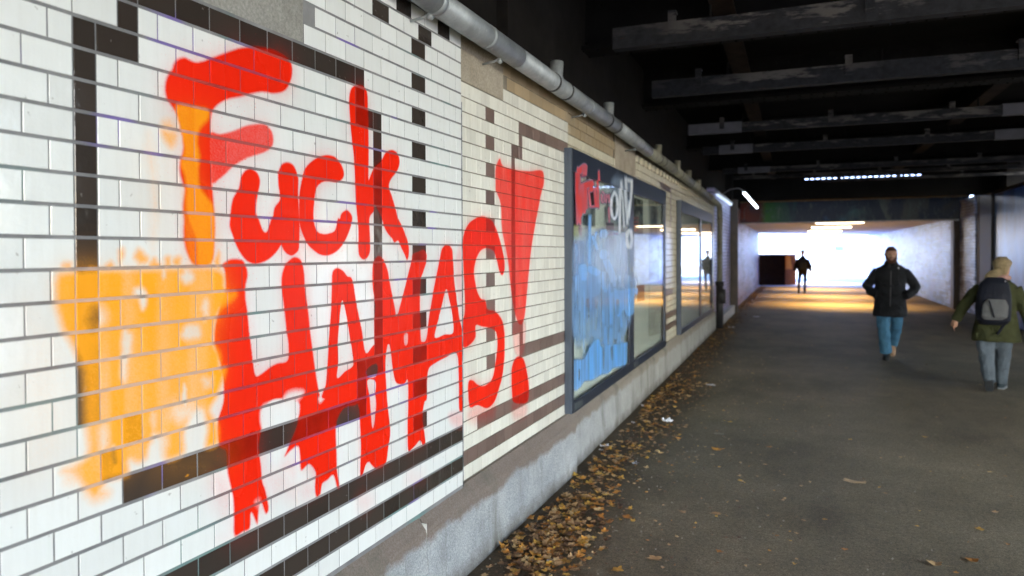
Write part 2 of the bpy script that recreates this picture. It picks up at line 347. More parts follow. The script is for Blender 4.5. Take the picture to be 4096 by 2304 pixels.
im_paint = mkimage('wall_paint_mask', [red, org, np.zeros_like(red)])

def paint_nodes(t, base, joint=False):
    """lay the traced spray paint over a base colour"""
    p = t.pos(); s = t.dot(p, TA); z = t.dot(p, (0, 0, 1))
    u = t.math('MULTIPLY', t.math('SUBTRACT', s, S0), 1/(W_*RES)); v = t.math('MULTIPLY', t.math('SUBTRACT', z, Z0), 1/(H_*RES))
    cx = t.n('ShaderNodeCombineXYZ'); t.set(cx.inputs[0], u); t.set(cx.inputs[1], v)
    im = t.n('ShaderNodeTexImage', image=im_paint, extension='CLIP'); t.set(im.inputs[0], cx.outputs[0])
    sp = t.n('ShaderNodeSeparateColor'); t.set(sp.inputs[0], im.outputs[0])
    r, o = sp.outputs[0], sp.outputs[1]
    rr = t.math('MULTIPLY', r, 0.86 if joint else 1.14, True); oo = t.math('MULTIPLY', o, 0.8 if joint else 1.12, True)
    # red is a glaze: it tints what is below and adds a little body colour
    tint = t.mix(1.0, base, (1.0, .024, .006), 'MULTIPLY')
    body = t.mix(t.ramp(t.noise(9, 4, .6, p).outputs[0], [(.3, .24), (.7, .42)]), tint, (1.0, .022, .004))
    c = t.mix(rr, base, body)
    c = t.mix(oo, c, t.mix(0.92, t.mix(1.0, c, (1, .6, .12), 'MULTIPLY'), (1.0, .39, .012) if not joint else (.85, .50, .32)))
    return c, r, o

def tile_mat(name, base, var, rough, streak=0.0, paintable=True, dirt=(.35, .30, .22)):
    t = NT(name); p = t.pos(); oi = t.n('ShaderNodeObjectInfo').outputs['Random']
    lo = tuple(x*(1-var) for x in base); hi = tuple(min(.95, x*(1+var*.5)) for x in base)
    c = t.ramp(oi, [(0, lo), (0.5, base), (1, hi)])
    if streak:
        n1 = t.noise(1, 5, .6, t.scale(p, 60, 60, 5)).outputs[0]
        c = t.mix(t.math('MULTIPLY', t.ramp(n1, [(.42, 0), (.75, 1)]), streak), c, dirt)
        n2 = t.noise(3.0, 4, .6, p).outputs[0]
        c = t.mix(t.math('MULTIPLY', t.ramp(n2, [(.45, 0), (.7, 1)]), streak*.8), c, dirt)
    chips = t.noise(45, 3, .5, p).outputs[0]
    c = t.mix(t.math('MULTIPLY', t.ramp(chips, [(.71, 0), (.75, 1)]), .5), c, (.22, .20, .18))
    r, o = None, None
    if paintable: c, r, o = paint_nodes(t, c)
    t.col(c)
    wav = t.noise(16, 3, .5, p).outputs[0]; fine = t.noise(140, 2, .5, p).outputs[0]
    hgt = t.math('ADD', wav, t.math('MULTIPLY', fine, .12))
    if paintable: 
        orange_peel = t.noise(420, 2, .6, p).outputs[0]
        hgt = t.math('ADD', hgt, t.math('MULTIPLY', orange_peel, t.math('MULTIPLY', t.math('ADD', r, o), .05)))
        t.rough(t.math('ADD', rough, t.math('MULTIPLY', t.math('MAXIMUM', r, o), .18))); t.set(t.b.inputs['Specular IOR Level'], t.math('SUBTRACT', .5, t.math('MULTIPLY', t.math('MAXIMUM', r, o), .36)))
    else: t.rough(rough)
    t.bump(hgt, .5, .0035); t.b.inputs['IOR'].default_value = 1.5
    return t.mat
M = {}
M['white_tile'] = tile_mat('glazed white', (.80, .82, .80), .07, .10, .07)
M['dark_tile'] = tile_mat('glazed black brown', (.045, .035, .029), .25, .13)
M['cream_tile'] = tile_mat('old cream glaze', (.82, .81, .72), .10, .22, .18)
M['brown_tile'] = tile_mat('old brown glaze', (.19, .125, .105), .25, .28, .3, dirt=(.22, .18, .15))
M['tan_tile'] = tile_mat('grimy tan tile', (.38, .28, .16), .2, .5, .35)
def mortar():
    t = NT('cement joint'); p = t.pos()
    n1 = t.noise(5, 5, .6, p).outputs[0]; n2 = t.noise(2.1, 3, .5, t.scale(p, 1, 1, 2)).outputs[0]
    c = t.ramp(n1, [(.3, (.12, .12, .125)), (.7, (.27, .27, .27))])
    teal = t.ramp(n2, [(.56, 0), (.66, 1)]); c = t.mix(t.math('MULTIPLY', teal, .55), c, (.10, .26, .24))
    n3 = t.noise(1.7, 3, .5, t.scale(p, 1, 1.5, 2.5)).outputs[0]
    c = t.mix(t.math('MULTIPLY', t.ramp(n3, [(.60, 0), (.67, 1)]), .7), c, (.16, .10, .42))
    c, r, o = paint_nodes(t, c, True)
    t.col(c).rough(.9); t.bump(t.noise(160, 4, .6, p).outputs[0], .5, .002); return t.mat
M['mortar'] = mortar()
M['mortar_old'] = simple('old dark joint', (.16, .135, .10), .9, var=.4, sc=5, bump=.5)
def concrete(name, a, b, sc=4, stain=None, green=False):
    t = NT(name); p = t.pos()
    n1 = t.noise(sc, 8, .68, p).outputs[0]; n2 = t.noise(90, 3, .7, p).outputs[0]
    c = t.ramp(n1, [(.28, a), (.72, b)]); c = t.mix(.45, c, t.ramp(n2, [(.35, (.28,)*3), (.65, (.75,)*3)]), 'OVERLAY')
    if stain:
        n3 = t.noise(1.0, 5, .6, t.scale(p, 5, 5, .8)).outputs[0]
        c = t.mix(t.math('MULTIPLY', t.ramp(n3, [(.48, 0), (.66, 1)]), .7), c, stain)
    t.col(c).rough(.85); t.bump(t.math('ADD', n1, t.math('MULTIPLY', n2, .35)), .6, .006); return t.mat
M['concrete'] = concrete('board concrete', (.22, .215, .19), (.36, .35, .32))
M['concrete_tan'] = concrete('dirty render', (.26, .22, .16), (.44, .39, .31))

# ---------------------------------------------------------------- ground
def ground_mat():
    t = NT('asphalt'); p = t.pos()
    big = t.noise(.9, 6, .65, p).outputs[0]; mid = t.noise(9, 6, .7, p).outputs[0]; fine = t.noise(110, 4, .85, p).outputs[0]
    c = t.ramp(big, [(.3, (.115, .098, .064)), (.7, (.215, .186, .126))])
    c = t.mix(.4, c, t.ramp(mid, [(.3, (.3,)*3), (.7, (.7,)*3)]), 'OVERLAY')
    c = t.mix(.8, c, t.ramp(fine, [(.36, (.15,)*3), (.64, (.85,)*3)]), 'OVERLAY')
    agg = t.noise(38, 4, .8, p).outputs[0]; c = t.mix(.5, c, t.ramp(agg, [(.36, (.2,)*3), (.64, (.8,)*3)]), 'OVERLAY')
    wet = t.noise(.6, 4, .6, t.scale(p, 1.6, .5, 1)).outputs[0]; c = t.mix(t.math('MULTIPLY', t.ramp(wet, [(.5, 0), (.62, 1)]), .35), c, (.028, .027, .024))
    spots = t.noise(28, 2, .5, p).outputs[0]; c = t.mix(t.math('MULTIPLY', t.ramp(spots, [(.70, 0), (.73, 1)]), .6), c, (.16, .14, .11))
    # leaf mould along the wall foot
    x = t.dot(p, (1, 0, 0)); e = t.math('ADD', x, t.math('MULTIPLY', mid, .5))
    mould = t.ramp(e, [(0, 1), (1, 0)]); mp = t.n('ShaderNodeMapRange'); t.set(mp.inputs[0], e); mp.inputs[1].default_value = -1.1; mp.inputs[2].default_value = -.55; mp.inputs[3].default_value = .75; mp.inputs[4].default_value = 0
    c = t.mix(mp.outputs[0], c, t.ramp(t.noise(40, 4, .7, p).outputs[0], [(.3, (.028, .020, .013)), (.7, (.10, .065, .035))]))
    t.col(c); t.b.inputs['Specular IOR Level'].default_value = .28; t.rough(t.ramp(mid, [(.2, .6), (.8, .8)])); t.bump(t.math('ADD', t.math('MULTIPLY', fine, .6), t.math('MULTIPLY', mid, .4)), .8, .006)
    return t.mat
g = MB(); g.add([(-60,-8.5,0),(7,-8.5,0),(7,56,0),(-60,56,0)], [(0,1,2,3)]); go = g.build('asphalt_path', ground_mat()); go['kind'] = 'structure'; go['label'] = 'dark asphalt path through the underpass'
g = MB(); g.add([(-300,56,0),(300,56,0),(300,600,0),(-300,600,0)], [(0,1,2,3)]); g.add([(-300,-300,0),(300,-300,0),(300,-8.5,0),(-300,-8.5,0)], [(0,1,2,3)]); g.add([(7,-8.5,0),(300,-8.5,0),(300,56,0),(7,56,0)], [(0,1,2,3)])
go = g.build('street', simple('pale bounce paving', (.32, .33, .36), .8, var=.15)); go['kind'] = 'structure'  # laid pale outside the underpass to bounce daylight onto the tiled wall
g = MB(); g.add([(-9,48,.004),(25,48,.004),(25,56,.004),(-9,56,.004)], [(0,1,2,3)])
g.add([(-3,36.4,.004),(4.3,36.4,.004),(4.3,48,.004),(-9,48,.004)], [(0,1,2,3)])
go = g.build('sunlit_pavement', simple('blue lit paving', (.36, .50, .85), .7, var=.12)); go['kind'] = 'structure'  # pale blue sheet stands in for sunlit floor and blue light at the exit

# ---------------------------------------------------------------- near tiled wall panels
HC = 0.0777; LH = 0.0612
def tile_mesh(name, L, Hh, mat, T=0.012, cham=0.0016):
    # front faces +x (towards the path), length along y, height along z, origin at the middle of its back
    a, b = L/2, Hh/2; c = cham
    v = [(0,-a,-b),(0,a,-b),(0,a,b),(0,-a,b),(T-c,-a,-b),(T-c,a,-b),(T-c,a,b),(T-c,-a,b),(T,-a+c,-b+c),(T,a-c,-b+c),(T,a-c,b-c),(T,-a+c,b-c)]
    f = [(0,1,5,4),(1,2,6,5),(2,3,7,6),(3,0,4,7),(4,5,9,8),(5,6,10,9),(6,7,11,10),(7,4,8,11),(8,9,10,11)]
    me = bpy.data.meshes.new(name); me.from_pydata(v, [], f); me.materials.append(mat); me.update(); return me
def frameA(s, z, d, jx=0.0, ry=0.0, rz=0.0):
    p = WA(s, z, d); mt = Matrix(((-NA.x, TA.x, 0, p.x), (-NA.y, TA.y, 0, p.y), (0, 0, 1, p.z), (0, 0, 0, 1)))
    return mt @ Matrix.Translation((jx, 0, 0)) @ Matrix.Rotation(ry, 4, 'Y') @ Matrix.Rotation(rz, 4, 'Z')
def in_view(p, pad=60):
    q = proj(p); return q is not None and -pad < q[0] < 4096+pad and -pad < q[1] < 2304+pad
def dark1(row, k0, k1):
    """which unit intervals are dark on the first panel"""
    def cell(k):
        if row in (-12, -14): return True
        if row % 2 == 0 and 26 <= k < 28 and -10 <= row <= 12: return True
        if row == 13 and (27 <= k < 29 or 21 <= k < 23): return True
        if row == 14 and (24 <= k < 26 or 30 <= k < 32): return True
        if row == 15 and 27 <= k < 29: return True
        if row >= 10 or row < -8: return False
        if row == 9: return 2 <= k < 20
        if row == 8: return k in (2, 19)
        if row == 7: return 0 <= k < 3 or 19 <= k < 22
        if row == -6: return k == 2 or 19 <= k < 22
        if row == -7: return k in (1, 19)
        if row == -8: return 2 <= k < 20
        return k == 0 or k == 21
    return cell(k0)
def row_tiles(row, kmin, kmax, darkf, breaks=()):
    """running bond of header tiles, broken wherever the colour changes"""
    edges = set(range(kmin, kmax+1))
    out = []; k = kmin
    while k < kmax:
        k2 = k+1
        if (k % 2 == row % 2) and k2 < kmax and darkf(row, k, k) == darkf(row, k2, k2): k2 += 1
        out.append((k, k2)); k = k2
    return out
def build_panel(wall, s0, d, j0, kmin, kmax, rmin, rmax, darkf, matf, smin, smax, limit, names, jitter, gapv=.0036, gaph=.0088, skip=None):
    cells = []
    for row in range(rmin, rmax+1):
        for k0, k1 in row_tiles(row, kmin, kmax, darkf):
            if skip and skip(row, k0): continue
            a = max(s0+k0*LH, smin); b = min(s0+k1*LH, smax)
            if b-a < .012: continue
            z = j0+(row-.5)*HC
            cells.append((row, k0, k1, a, b, z, darkf(row, k0, k0)))
    meshes = {}; stuff = {}
    counts = {}
    cells.sort(key=lambda c: (not in_view(WA((c[3]+c[4])/2, c[5], d)), c[3]))
    for row, k0, k1, a, b, z, dk in cells:
        mk = matf(row, k0, dk); nm = names[mk]
        L = round(b-a-gapv, 4); key = (L, mk)
        if key not in meshes: meshes[key] = tile_mesh(nm, L, HC-gaph, M[mk])
        jx = random.uniform(-.0004, .0009)*jitter-.0018; mw = frameA((a+b)/2, z, d, jx, random.gauss(0, .0035)*jitter, random.gauss(0, .0035)*jitter)
        counts[nm] = counts.get(nm, 0)+1
        if counts[nm] <= limit and in_view(WA((a+b)/2, z, d)):
            inst(nm, meshes[key], wall, mw)
        else:
            mb = stuff.setdefault(mk, MB()); me = meshes[key]
            mb.add([mw @ v.co for v in me.vertices], [tuple(p.vertices) for p in me.polygons])
    for mk, mb in stuff.items():
        mb.build('outlying_tiles', M[mk], wall, kind='stuff')
w1 = empty('tiled_wall', (0, 0, 0), 0, 'glossy white tiled wall with dark tile pattern, sprayed with large red letters and an orange patch', 'wall')
j0 = H+.0425
def quad_slab(mb, s0, s1, z0, z1, d_front, d_back, mi=0):
    P = [WA(s0, z0, d_back), WA(s1, z0, d_back), WA(s1, z0, d_front), WA(s0, z0, d_front)]
    P += [p+Vector((0, 0, z1-z0)) for p in P]
    return mb.add(P, [(0,3,2,1),(4,5,6,7),(0,1,5,4),(1,2,6,5),(2,3,7,6),(3,0,4,7)], mi)
SE1 = 1.1796+34*LH; SA2 = SE1+.018; SE2 = 5.06
mb = MB(); quad_slab(mb, -3.0, SE1, .30, 2.62+.3, DA-.0086, DA+.25); mb.build('mortar_bed', M['mortar'], w1)
slab = lambda row, k: row >= 10 and k < 14
build_panel(w1, 1.1796, DA, j0, -24, 34, -15, 15, dark1, lambda r, k, dk: 'dark_tile' if dk else 'white_tile', -.3, SE1, 300,
            {'white_tile': 'white_tile', 'dark_tile': 'dark_tile'}, 1.0, skip=slab)
mb = MB(); quad_slab(mb, -3.0, 1.1796+14*LH-.004, j0+9*HC+.006, 2.9, DA-.009, DA+.1); mb.build('concrete_patch', M['concrete'], w1)

def dark2(row, k0, k1):
    k = k0
    if row == -14: return True
    if row == -12: return k >= -2
    if row % 2 == 0 and k in (0, 1) and -8 <= row <= 10: return True
    if row == 10 or row == -8: return k >= 8
    if row == 9 or row == -7: return k == 8
    if row == 8: return 6 <= k < 9
    if row == -6: return 6 <= k < 9
    if -6 < row < 8: return k == 6
    return False
w2 = empty('tiled_wall', (0, 0, 0), 0, 'older cream tiled wall panel with faded brown tiles, a red letter and exclamation mark beside the poster case', 'wall')
s20 = 3.6033; j02 = H+.0445
mb = MB(); quad_slab(mb, SA2, SE2, .30, 2.85, DA2-.0086, DA2+.25)
t = NT('old grubby joint'); p = t.pos(); c, r, o = paint_nodes(t, t.ramp(t.noise(6, 5, .6, p).outputs[0], [(.3, (.07, .06, .045)), (.7, (.24, .21, .16))]), True); t.col(c).rough(.9)
mb.build('mortar_bed', t.mat, w2)
build_panel(w2, s20, DA2, j02, -6, 26, -15, 15, dark2, lambda r, k, dk: 'tan_tile' if r > 12 else ('brown_tile' if dk else 'cream_tile'), SA2, SE2, 300,
            {'cream_tile': 'cream_tile', 'brown_tile': 'brown_tile', 'tan_tile': 'tan_tile'}, 1.3, gapv=.0018, gaph=.0055, skip=lambda r, k: r >= 12 and k < 4)
mb = MB(); quad_slab(mb, SA2, s20+4*LH, j02+11*HC+.004, 2.8, DA2-.012, DA2+.1); mb.build('concrete_patch', M['concrete_tan'], w2)
# joint strip between the two panels
mb = MB(); quad_slab(mb, SE1+.001, SA2-.001, .40, 2.42, DA-.006, DA+.1); quad_slab(mb, SE1+.001, SA2-.001, 2.42, 2.85, DA+.01, DA+.1)
jm = NT('sealant strip'); p = jm.pos(); jm.col(jm.ramp(jm.noise(14, 5, .7, p).outputs[0], [(.35, (.03, .035, .035)), (.55, (.20, .22, .23)), (.75, (.5, .48, .52))])); jm.rough(.8)
mb.build('joint_strip', jm.mat, w2)

# ---------------------------------------------------------------- stone plinth under the whole left wall
plinth = empty('stone_plinth', (0, 0, 0), 0, 'grey stone plinth with brown stained ledge running along the foot of the tiled wall', 'plinth')
def plinth_mat():
    t = NT('granite plinth'); p = t.pos(); z = t.dot(p, (0, 0, 1))
    n1 = t.noise(3.2, 8, .68, p).outputs[0]; n2 = t.noise(130, 3, .75, p).outputs[0]
    c = t.ramp(n1, [(.3, (.25, .27, .285)), (.7, (.43, .45, .46))])
    c = t.mix(.6, c, t.ramp(n2, [(.36, (.2,)*3), (.64, (.8,)*3)]), 'OVERLAY')
    e = t.math('ADD', z, t.math('MULTIPLY', t.math('SUBTRACT', n1, .5), .22))
    mp = t.n('ShaderNodeMapRange'); t.set(mp.inputs[0], e); mp.inputs[1].default_value = .30; mp.inputs[2].default_value = .335
    c = t.mix(t.math('MULTIPLY', mp.outputs[0], .9), c, t.ramp(n2, [(.3, (.12, .088, .066)), (.7, (.22, .17, .135))]))
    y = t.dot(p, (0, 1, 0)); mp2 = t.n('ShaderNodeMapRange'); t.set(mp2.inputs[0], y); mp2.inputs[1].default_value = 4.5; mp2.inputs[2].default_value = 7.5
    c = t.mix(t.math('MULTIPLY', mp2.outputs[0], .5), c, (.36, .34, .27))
    n3 = t.noise(1.0, 6, .65, t.scale(p, 4, 4, .7)).outputs[0]
    c = t.mix(t.math('MULTIPLY', t.ramp(n3, [(.52, 0), (.66, 1)]), .6), c, (.10, .10, .075))
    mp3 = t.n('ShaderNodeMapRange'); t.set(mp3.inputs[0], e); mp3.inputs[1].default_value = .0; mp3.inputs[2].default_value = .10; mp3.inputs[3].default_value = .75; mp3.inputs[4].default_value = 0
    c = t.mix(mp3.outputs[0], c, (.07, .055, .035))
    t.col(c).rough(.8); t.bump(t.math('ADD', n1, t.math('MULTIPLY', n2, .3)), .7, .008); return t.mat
PM = plinth_mat()
def plinth_block(pA, pB, nrm, ztop=.438):
    """pA/pB: wall-line points; profile swept between them, subdivided and slightly uneven"""
    prof = [(-.06, 0), (.055, 0), (.056, .12), (.052, .26), (.050, .355), (.043, .375), (.030, .392), (-.002, ztop), (-.06, ztop+.002)]
    n = max(2, int((pB-pA).length/.25)); vs = []; fs = []; np_ = len(prof)
    for i in range(n+1):
        q = pA.lerp(pB, i/n)
        for j, (o, z) in enumerate(prof):
            jit = random.uniform(-.0035, .0035) if 0 < j < 7 else 0
            vs.append(q+nrm*(o+jit)+Vector((0, 0, z)))
    for i in range(n):
        for j in range(np_-1): fs.append((i*np_+j, (i+1)*np_+j, (i+1)*np_+j+1, i*np_+j+1))
    fs.append(tuple(range(np_))); fs.append(tuple(n*np_+j for j in reversed(range(np_))))
    mb = MB(); mb.add(vs, fs); o = mb.build('plinth_block', PM, plinth); return o
seam = PA(1708, 1900, DA-.05)[0]
ss = [-3, .2, seam-.004, seam+.006, SE1+.01, SE2-.03]
for a, b in ((-3, -.9), (-.89, seam-.004), (seam+.004, SE2-.02)):
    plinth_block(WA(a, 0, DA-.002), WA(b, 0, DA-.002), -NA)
yB = WA(SE2-.02, 0, DA).y
ys = [yB+.003, 6.9, 8.7, 10.5, 12.4, 14.2, 15.55]
for a, b in zip(ys[:-1], ys[1:]):
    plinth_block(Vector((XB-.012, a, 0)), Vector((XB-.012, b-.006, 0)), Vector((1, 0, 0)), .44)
mb = MB(); quad_slab(mb, seam-.0035, seam+.0035, .0, .40, DA-.046, DA+.02); mb.build('joint_filler', simple('white lime joint', (.55, .55, .52), .9), plinth)

# ---------------------------------------------------------------- far part of the left wall (holds the poster cases)
w3 = empty('tiled_wall', (0, 0, 0), 0, 'long cream tiled wall with brown bands running between and above the poster cases', 'wall')
YW0, YW1 = WA(SE2, 0, DA).y+.002, 15.6
mb = MB(); mb.box((XB-.30, YW0, 0), (XB-.006, YW1, 2.78)); mb.build('mortar_bed', M['mortar_old'], w3)
fr_tiles = MB(); br_tiles = MB(); tan = MB()
def tile_box(mb, y0, y1, z0, z1, pr=.008):
    pr += random.uniform(-.0012, .0012); c = .002; X0, X1 = XB-.006, XB-.006+pr
    mb.add([(X0,y0,z0),(X0,y1,z0),(X0,y1,z1),(X0,y0,z1),(X1,y0+c,z0+c),(X1,y1-c,z0+c),(X1,y1-c,z1-c),(X1,y0+c,z1-c)],
           [(0,1,5,4),(1,2,6,5),(2,3,7,6),(3,0,4,7),(4,5,6,7)])
CASES = [(5.0, 9.12), (10.40, 14.70)]
for row in range(-15, 15):
    z0 = j02-HC+row*HC+.003; z1 = z0+HC-.006
    y = YW0-(LH if row % 2 else 0); k = 0
    while y < YW1:
        y0, y1 = max(y, YW0)+.001, min(y+2*LH, YW1)-.001; y += 2*LH; k += 1
        if y1-y0 < .02: continue
        mid = (y0+y1)/2
        if any(a+.1 < mid < b-.1 for a, b in CASES) and .55 < z0 < 2.3: continue
        if row >= 12 and 6.62 < mid < 7.55: continue
        if row == 14 and mid > 7.6: continue
        if row == 13 and mid > 7.6:
            q = int(mid/ (2*LH)) % 2
            tile_box(fr_tiles, y0, y1-.018*q, z0+(.035 if q else 0), z1, .012+.016*(q == 0)); continue
        if row >= 12 and mid < 6.62: tile_box(tan, y0, y1, z0, z1); continue
        brown = row in (-13, -11, ) or (row in (-7,) and mid > 9.2 and mid < 10) or (row == 11 and 9.12 < mid < 9.9)
        if row in (5, 6, 7, 8, 9, 10) and 9.86 < mid < 9.96: brown = True
        tile_box(br_tiles if brown else fr_tiles, y0, y1, z0, z1)
fr_tiles.build('cream_tiles', tile_mat('cream tiles far', (.74, .70, .54), .0, .25, .25, False), w3, kind='stuff')
br_tiles.build('brown_tiles', tile_mat('brown tiles far', (.12, .07, .05), .0, .3, .3, False), w3, kind='stuff')
tan.build('tan_tiles', tile_mat('tan tiles far', (.34, .26, .15), .0, .5, .6, False), w3, kind='stuff')
mb = MB(); mb.box((XB-.004, 6.63, 2.36), (XB+.004, 7.56, 2.80)); mb.build('render_patch', M['concrete_tan'], w3)
mb = MB()
yy = 7.62
while yy < YW1-.3:
    w = random.uniform(.5, .9); mb.box((XB-.03, yy, 2.765), (XB+.035+random.uniform(-.015, .015), yy+w, 2.80+random.uniform(0, .04))); yy += w+random.uniform(.08, .3)
mb.build('coping_fragments', M['concrete_tan'], w3, kind='stuff')

# ---------------------------------------------------------------- poster cases
case_metal = simple('blue grey case paint', (.050, .062, .085), .35, 0.0, var=.18, sc=4, bump=.1)
case_side = simple('lighter case side', (.065, .085, .12), .42, 0.0, var=.1, sc=3)
CX0, CX1 = XB+.002, XB+.067
RC = .0055; CY0, CZ0, CW, CH = 5.0, .44, 4.2, 2.0
ccv = Canvas(CY0, CZ0, int(CW/RC), int(CH/RC), RC)
FC = lambda x, y: PX(x, y, CX1-.004)
hh, ww = ccv.h, ccv.w
cred = np.zeros((hh, ww), np.float32); cblue = cred.copy(); cwhite = cred.copy()
def cp(arr, a, soft, reg, pts, erase=False): paint(arr, a, soft, (reg, pts), erase=erase, canvas=ccv, fn=FC)
def band(arr, a, soft, reg, p, q, w):
    (x0, y0), (x1, y1) = p, q; dx, dy = x1-x0, y1-y0; L = math.hypot(dx, dy)+1e-6; nx, ny = -dy/L*w, dx/L*w
    cp(arr, a, soft, reg, [(x0+nx, y0+ny), (x1+nx, y1+ny), (x1+dx/L*w*.6, y1+dy/L*w*.6), (x1-nx, y1-ny), (x0-nx, y0-ny), (x0-dx/L*w*.6, y0-dy/L*w*.6)])
for p, q, w in [((188,310),(198,845),24),((185,330),(250,265),30),((250,265),(245,370),22),((200,500),(335,445),34),((245,480),(260,700),34),((325,440),(325,530),18),((392,330),(402,690),10),((300,520),(400,500),16),((300,520),(320,690),10),((330,690),(405,680),14),((365,520),(380,690),14),((200,600),(205,780),30),((230,620),(240,750),30)]:
    band(cred, .97, .012, 'G', p, q, w)
for p, q, w in [((432,560),(436,640),8),((436,640),(455,650),10),((462,640),(464,560),8),((462,560),(440,530),9),((480,650),(484,560),8),((484,560),(498,600),8),((498,600),(512,560),8),((512,560),(514,650),8),((510,700),(515,850),8)]:
    band(cred, .8, .012, 'G', p, q, w)
for p, q, w in [((540,600),(532,700),13),((532,700),(545,790),13),((545,790),(568,825),13),((568,825),(590,780),12),((590,780),(600,690),12),((600,690),(592,590),12),((592,590),(570,530),12),((570,530),(540,600),12),
                ((625,440),(622,940),12),((625,440),(652,620),10),((652,620),(668,900),8),((672,400),(700,860),13),((700,860),(732,560),10),((672,410),(735,430),22),((735,420),(728,600),12),
                ((702,940),(694,1020),14),((694,1020),(705,1110),14),((705,1110),(725,1120),14),((725,1120),(738,1030),14),((738,1030),(725,930),14),((725,930),(702,940),14)]:
    band(cwhite, .92, .02, 'G', p, q, w)
band(cwhite, .3, .05, 'G', (560, 430), (700, 500), 60)
for p, q, w in [((315,800),(310,1270),13),((345,1000),(390,1130),16),((380,960),(350,1080),10),((240,1300),(250,1440),40),((300,1330),(400,1380),40),((455,945),(455,1000),40),((455,1150),(455,1220),40),((480,1250),(560,1440),36)]:
    band(cblue, .85, .014, 'G', p, q, w)
rs = random.Random(3)
for i in range(46):
    x = rs.uniform(145, 640); y0 = rs.uniform(-20, 560); l = rs.uniform(90, 330)
    band(cblue, rs.uniform(.35, .85), .028, 'K', (x, y0), (x+rs.uniform(-14, 14), y0+l), rs.uniform(6, 20))
for y0, y1, x0, x1 in [(-10,120,150,690),(140,340,520,700)]:
    for i in range(18):
        x = rs.uniform(x0, x1); band(cblue, rs.uniform(.4, .85), .018, 'K', (x, y0+rs.uniform(-20, 30)), (x+6, y1+rs.uniform(-60, 40)), rs.uniform(10, 24))
cp(cblue, .93, .016, 'K', [(135,840),(160,815),(240,800),(330,640),(385,620),(400,690),(470,670),(560,665),(655,650),(652,700),(645,850),(600,880),(520,900),(470,950),(400,965),(350,1000),(290,1020),(240,1030),(200,1085),(140,1105)])
cp(cblue, .9, .02, 'K', [(520,145),(600,140),(690,120),(752,130),(750,185),(722,200),(720,330),(690,390),(650,400),(620,330),(590,400),(555,400),(530,300)])
cp(cblue, .6, .02, 'K', [(135,-10),(440,-10),(600,20),(420,60),(380,200),(230,240),(150,120)])
for x, y, w, l in [(425,690,8,200),(505,700,10,110),(190,920,8,90),(560,250,14,120),(600,520,10,120),(250,480,16,180),(170,560,14,200),(400,480,26,150),(460,0,14,120)]:
    cp(cblue, .75, .012, 'K', [(x-w, y), (x+w, y), (x+w*.7, y+l), (x-w*.5, y+l)], True)
cp(cblue, .45, .06, 'K', [(140,0),(700,0),(740,150),(640,560),(560,640),(300,640),(140,640)]); cp(cblue, .4, .06, 'G', [(150,1050),(480,980),(560,1200),(700,1449),(150,1449)]); cp(cwhite, .35, .08, 'G', [(420,980),(740,1000),(745,1449),(420,1449)])
strk = vnoise(ww, hh, 3.5, 60, 11); cblue *= (.55+.55*strk)*(.75+.4*vnoise(ww, hh, 22, 40, 15)); np.clip(cblue, 0, .97, out=cblue)
cred *= (.85+.2*vnoise(ww, hh, 10, 24, 12)); cwhite *= (.75+.3*vnoise(ww, hh, 4, 60, 13)); np.clip(cred, 0, 1, out=cred); np.clip(cwhite, 0, 1, out=cwhite)
im_case = mkimage('case_paint_mask', [cred, cwhite, cblue])
# posters behind the glass (flat print)
pc = np.zeros((hh, ww, 3), np.float32); pc[:] = (.86, .90, .84)
pc *= (.96+.05*vnoise(ww, hh, 80, 80, 14))[:, :, None]
def prect(reg, pts, c, nz=.0, seed=1, cw=6, ch=6):
    q = ccv.cover(np.array(conv([(reg, pts)], FC)), .006)
    if q is None: return
    sl, a = q; n = vnoise(ww, hh, cw, ch, seed)[sl][:, :, None]
    pc[sl] = pc[sl]*(1-a[:, :, None])+np.clip(np.array(c)+nz*(n-.5), 0, 1)*a[:, :, None]
prect('G', [(140,215),(275,290),(275,1000),(140,870)], (.52,.38,.42), .6, 3, 9, 16)
prect('G', [(142,215),(235,262),(235,330),(142,300)], (.80,.76,.74), .3, 4)
prect('G', [(275,290),(400,355),(400,520),(275,470)], (.78,.76,.70), .3, 5)
prect('G', [(320,320),(345,335),(340,640),(320,620)], (.45,.36,.40), .3, 6)
prect('G', [(350,440),(395,450),(395,700),(350,690)], (.42,.38,.30), .3, 7)
prect('G', [(280,700),(412,700),(412,900),(280,880)], (.40,.44,.43), .6, 8, 8, 10)
prect('G', [(143,868),(240,872),(245,1050),(145,1040)], (.66,.70,.42), .15, 9)
prect('G', [(143,1020),(300,1050),(290,1449),(143,1449)], (.64,.64,.70), .5, 10, 7, 14)
prect('G', [(500,400),(740,440),(745,1449),(500,1449)], (.74,.79,.77), .2, 11, 20, 40)
prect('G', [(520,850),(600,860),(600,960),(520,950)], (.36,.26,.32), .4, 12)
for i, (y, c) in enumerate([(970,.5),(1040,.55),(1090,.6),(1150,.55)]):
    prect('G', [(515,y),(650-30*i,y-14),(650-30*i,y+14),(515,y+24)], (.62,.36,.42), .5, 13+i, 5, 4)
prect('K', [(130,180),(232,150),(232,440),(130,470)], (.12,.13,.12), .5, 21, 8, 10)
prect('K', [(150,405),(215,388),(215,420),(150,438)], (.82,.84,.84), .1, 22)
prect('K', [(275,0),(398,0),(398,330),(275,360)], (.30,.20,.22), .5, 23, 8, 14)
prect('K', [(282,250),(395,190),(395,300),(282,330)], (.55,.25,.14), .5, 24, 5, 12)
prect('K', [(275,340),(385,320),(380,395),(275,425)], (.07,.08,.08), .1, 25)
prect('K', [(297,366),(357,350),(357,378),(297,394)], (.78,.80,.80), .1, 26)
prect('K', [(470,60),(625,40),(620,540),(470,570)], (.55,.64,.62), .4, 27, 12, 26)
